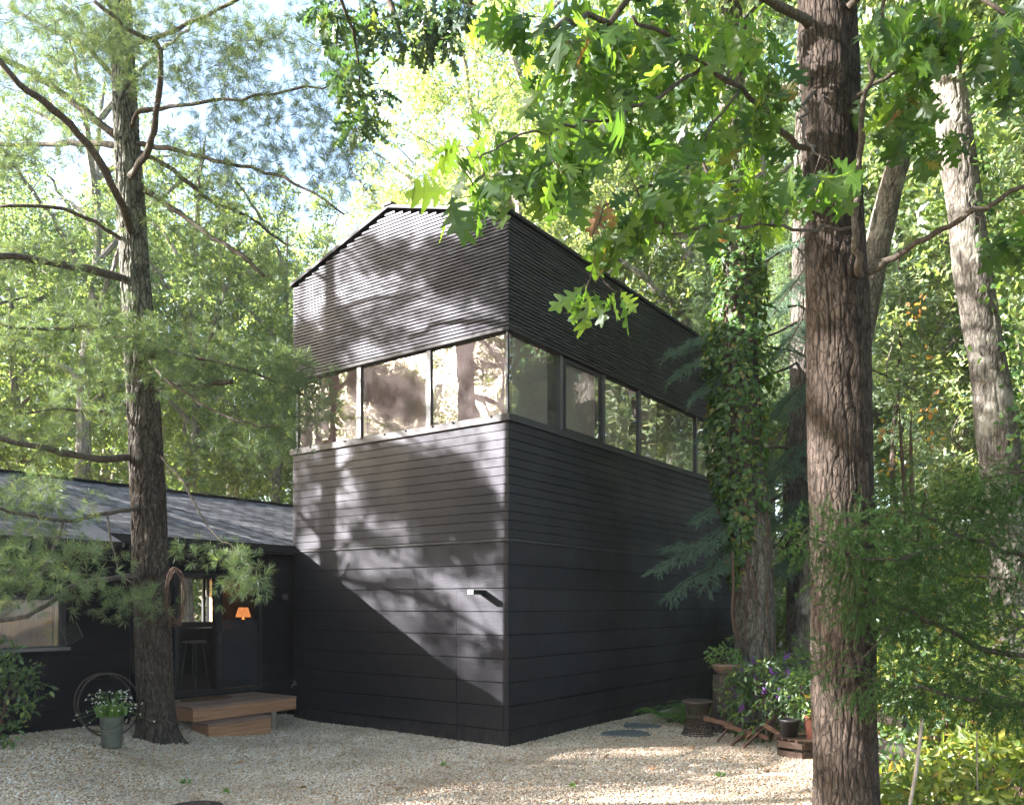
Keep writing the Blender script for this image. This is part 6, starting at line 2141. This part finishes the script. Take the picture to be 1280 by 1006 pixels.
# trees standing outside the view, that shade the yard and show in the window glass
shade = [('g', -17, 13, 1.0), ('g', -16, 6.5, 0.85), ('b', -22, 3, 1.0), ('d', -20, 21, 0.9), ('a', -12.5, -4.5, 0.8), ('g', -26, 12, 1.05), ('a', -24, 25, 1.0), ('f', -14, 19.5, 0.6), ('g', -12.5, 4.2, 0.7), ('d', -26, 6.5, 0.85), ('d', -28, 0.5, 0.8), ('a', -25, 9.5, 0.62), ('c', -31, 11.5, 0.75),
         ('a', -8, -6, 1.15), ('b', 0, -9, 1.15), ('c', 6, -6, 1.3), ('a', 10, 0, 1.2), ('d', 14, 8, 1.3), ('c', 12, 15, 1.1), ('f', 12, 5, 0.9), ('b', -18, -3, 1.0), ('a', 20, 17, 1.1), ('d', -34, -8, 1.0)]
wn_ = ['left of the yard', 'left of the yard near the house end', 'farther left of the yard', 'left behind the low house', 'close left of the camera', 'far left of the yard', 'far left behind the low house', 'left end of the low house', 'left of the yard near the camera', 'far left, low and dense', 'at the far near left', 'far left, short and dense', 'farthest left behind the low house',
       'behind the camera to the left', 'behind the camera', 'behind the camera to the right', 'right of the camera', 'right of the cedar', 'right behind the cedar', 'right of the yard', 'behind the camera far left', 'far right of the wood', 'farthest left of the yard']
for (k, x_, y_, s_), where in zip(shade, wn_):
    nm, lb = KN[k]
    place_tree(k, x_, y_, s_, rt.uniform(0, 6.28), nm, lb + ' standing out of view ' + where, 'trees outside the view')

# unseen pine added at left, boughs placed to lay shadows on the tower front
rng = np.random.default_rng(311)
sp2 = thing('added_shade_pine', (-11.6, 12.9, 0.3), 'added pine outside the view, its crown shaped to throw shade on the tall building', 'tree')
G = Grower(312)
G.limb([(-11.6, 12.9, 0), (-11.6, 12.9, 4), (-11.7, 12.8, 9), (-11.8, 12.8, 15.5)], 0.24, 0.05, 12, wob=0.01)
for i in range(16):
    z_ = 5.0 + i * 0.55
    a_ = i * 2.4
    L_ = 3.3 - 0.12 * i
    G.limb([(-11.65, 12.85, z_), (-11.65 + L_ * 0.5 * math.cos(a_), 12.85 + L_ * 0.5 * math.sin(a_), z_ + 0.3), (-11.65 + L_ * math.cos(a_), 12.85 + L_ * math.sin(a_), z_ + 0.1)], 0.05, 0.012, 6)
Ls = np.array(SUN_DIR)
strips = [  # shade to cast on the wall: from, to (t, z), half width, count
    (2.9, 7.6, 0.0, 6.75, 0.26, 95), (1.4, 6.9, 0.6, 6.5, 0.15, 12), (4.6, 6.65, 3.3, 6.0, 0.34, 75), (3.9, 6.8, 1.6, 6.0, 0.08, 22), (4.4, 6.3, 4.0, 6.0, 0.3, 26),
    (3.2, 5.55, 1.2, 4.75, 0.08, 14), (2.2, 5.9, 0.2, 5.1, 0.07, 10),
    (3.0, 4.35, 0.3, 3.6, 0.24, 150), (2.7, 3.9, 0.2, 3.1, 0.34, 210), (3.2, 3.25, 1.2, 2.45, 0.08, 14), (1.6, 3.0, 0.1, 2.45, 0.14, 30), (1.8, 2.3, 0.0, 1.2, 0.10, 16), (4.5, 3.9, 3.9, 3.4, 0.12, 10), (4.3, 4.45, 3.4, 4.0, 0.15, 20)]
tg = []
for t0_, z0_, t1_, z1_, hw, cnt in strips:
    f = rng.uniform(0, 1, cnt)
    tt_ = t0_ + (t1_ - t0_) * f + rng.normal(0, 0.08, cnt)
    zz_ = z0_ + (z1_ - z0_) * f + hw * rng.uniform(-1, 1, cnt)
    dd_ = rng.uniform(8.6, 12.5, cnt)
    for a, b, d in zip(tt_, zz_, dd_):
        q = T(a, 0, b) - Ls * d
        if q[0] < -0.68 * q[1] - 0.1:
            tg.append(q)
E_, D_ = G.twigs(np.array(tg), 0.006, 4, step=0.5)
G.merged().build('branches', M['bark_dark'], sp2, smooth=True)
fm = MB()
leaves_at(fm, rng, PINE_T, E_, D_, 8, 1.25, spread=0.20, flat=0.2, outdir=0.6, droop=0.0)
fm.build('needles', M['pine'], sp2)

# far wood that reads as one mass
rng = np.random.default_rng(301)
n = 110000
a = rng.uniform(math.radians(38), math.radians(142), n)
d = rng.uniform(48, 75, n)
x, y = d * np.cos(a), d * np.sin(a)
top = 15 + 6 * vnoise(a * 14, a * 0, 5) + 3 * vnoise(a * 45, a * 0, 8)
z = top * rng.uniform(0, 1, n) ** 0.85
dens = vnoise(a * 60, z * 0.55, 2) * 0.6 + vnoise(a * 150, z * 1.2, 4) * 0.4
k = dens > 0.33
pos = np.stack([x, y, z + gh(x, y)], 1)[k]
fm = MB()
scatter(fm, LFC, pos, rvec(rng, len(pos)), rvec(rng, len(pos)) + [0, 0, 0.8], rng.uniform(0.35, 0.75, len(pos)))
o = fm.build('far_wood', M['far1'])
tag(o, 'distant mass of green woodland behind all the trees', 'woodland', kind='stuff')
# low ground cover in the wood
n = 26000
x = rng.uniform(-30, 34, n)
y = rng.uniform(8, 40, n)
k = ~incourt(x, y) & ((x > 4.8) | (y > 21)) & (vnoise(x * 0.8, y * 0.8, 6) > 0.35)
x, y = x[k], y[k]
pos = np.stack([x, y, gh(x, y) + rng.uniform(0, 0.35, len(x))], 1)
fm = MB()
scatter(fm, LFC, pos, rvec(rng, len(pos)), rvec(rng, len(pos)) + [0, 0, 1.2], rng.uniform(0.08, 0.16, len(pos)))
o = fm.build('ground_cover', M['bush'])
tag(o, 'low leafy ground cover between the trunks', 'ground cover', kind='stuff')
HAZE = 0.0004
if HAZE:
    m, nt, out = nmat('haze_air')
    pv = nd(nt, 'ShaderNodeVolumePrincipled', {'Color': (0.93, 0.96, 1.0, 1), 'Density': HAZE, 'Anisotropy': 0.2})
    nt.links.new(pv.outputs[0], out.inputs['Volume'])
    o = MB().hexa([(-140, -70, -2), (140, -70, -2), (140, 140, -2), (-140, 140, -2), (-140, -70, 34), (140, -70, 34), (140, 140, 34), (-140, 140, 34)]).build('haze', m)
    tag(o, 'pale sunlit air that veils the far trees', 'haze', kind='stuff')
print('SCENE DONE', len(bpy.data.objects))
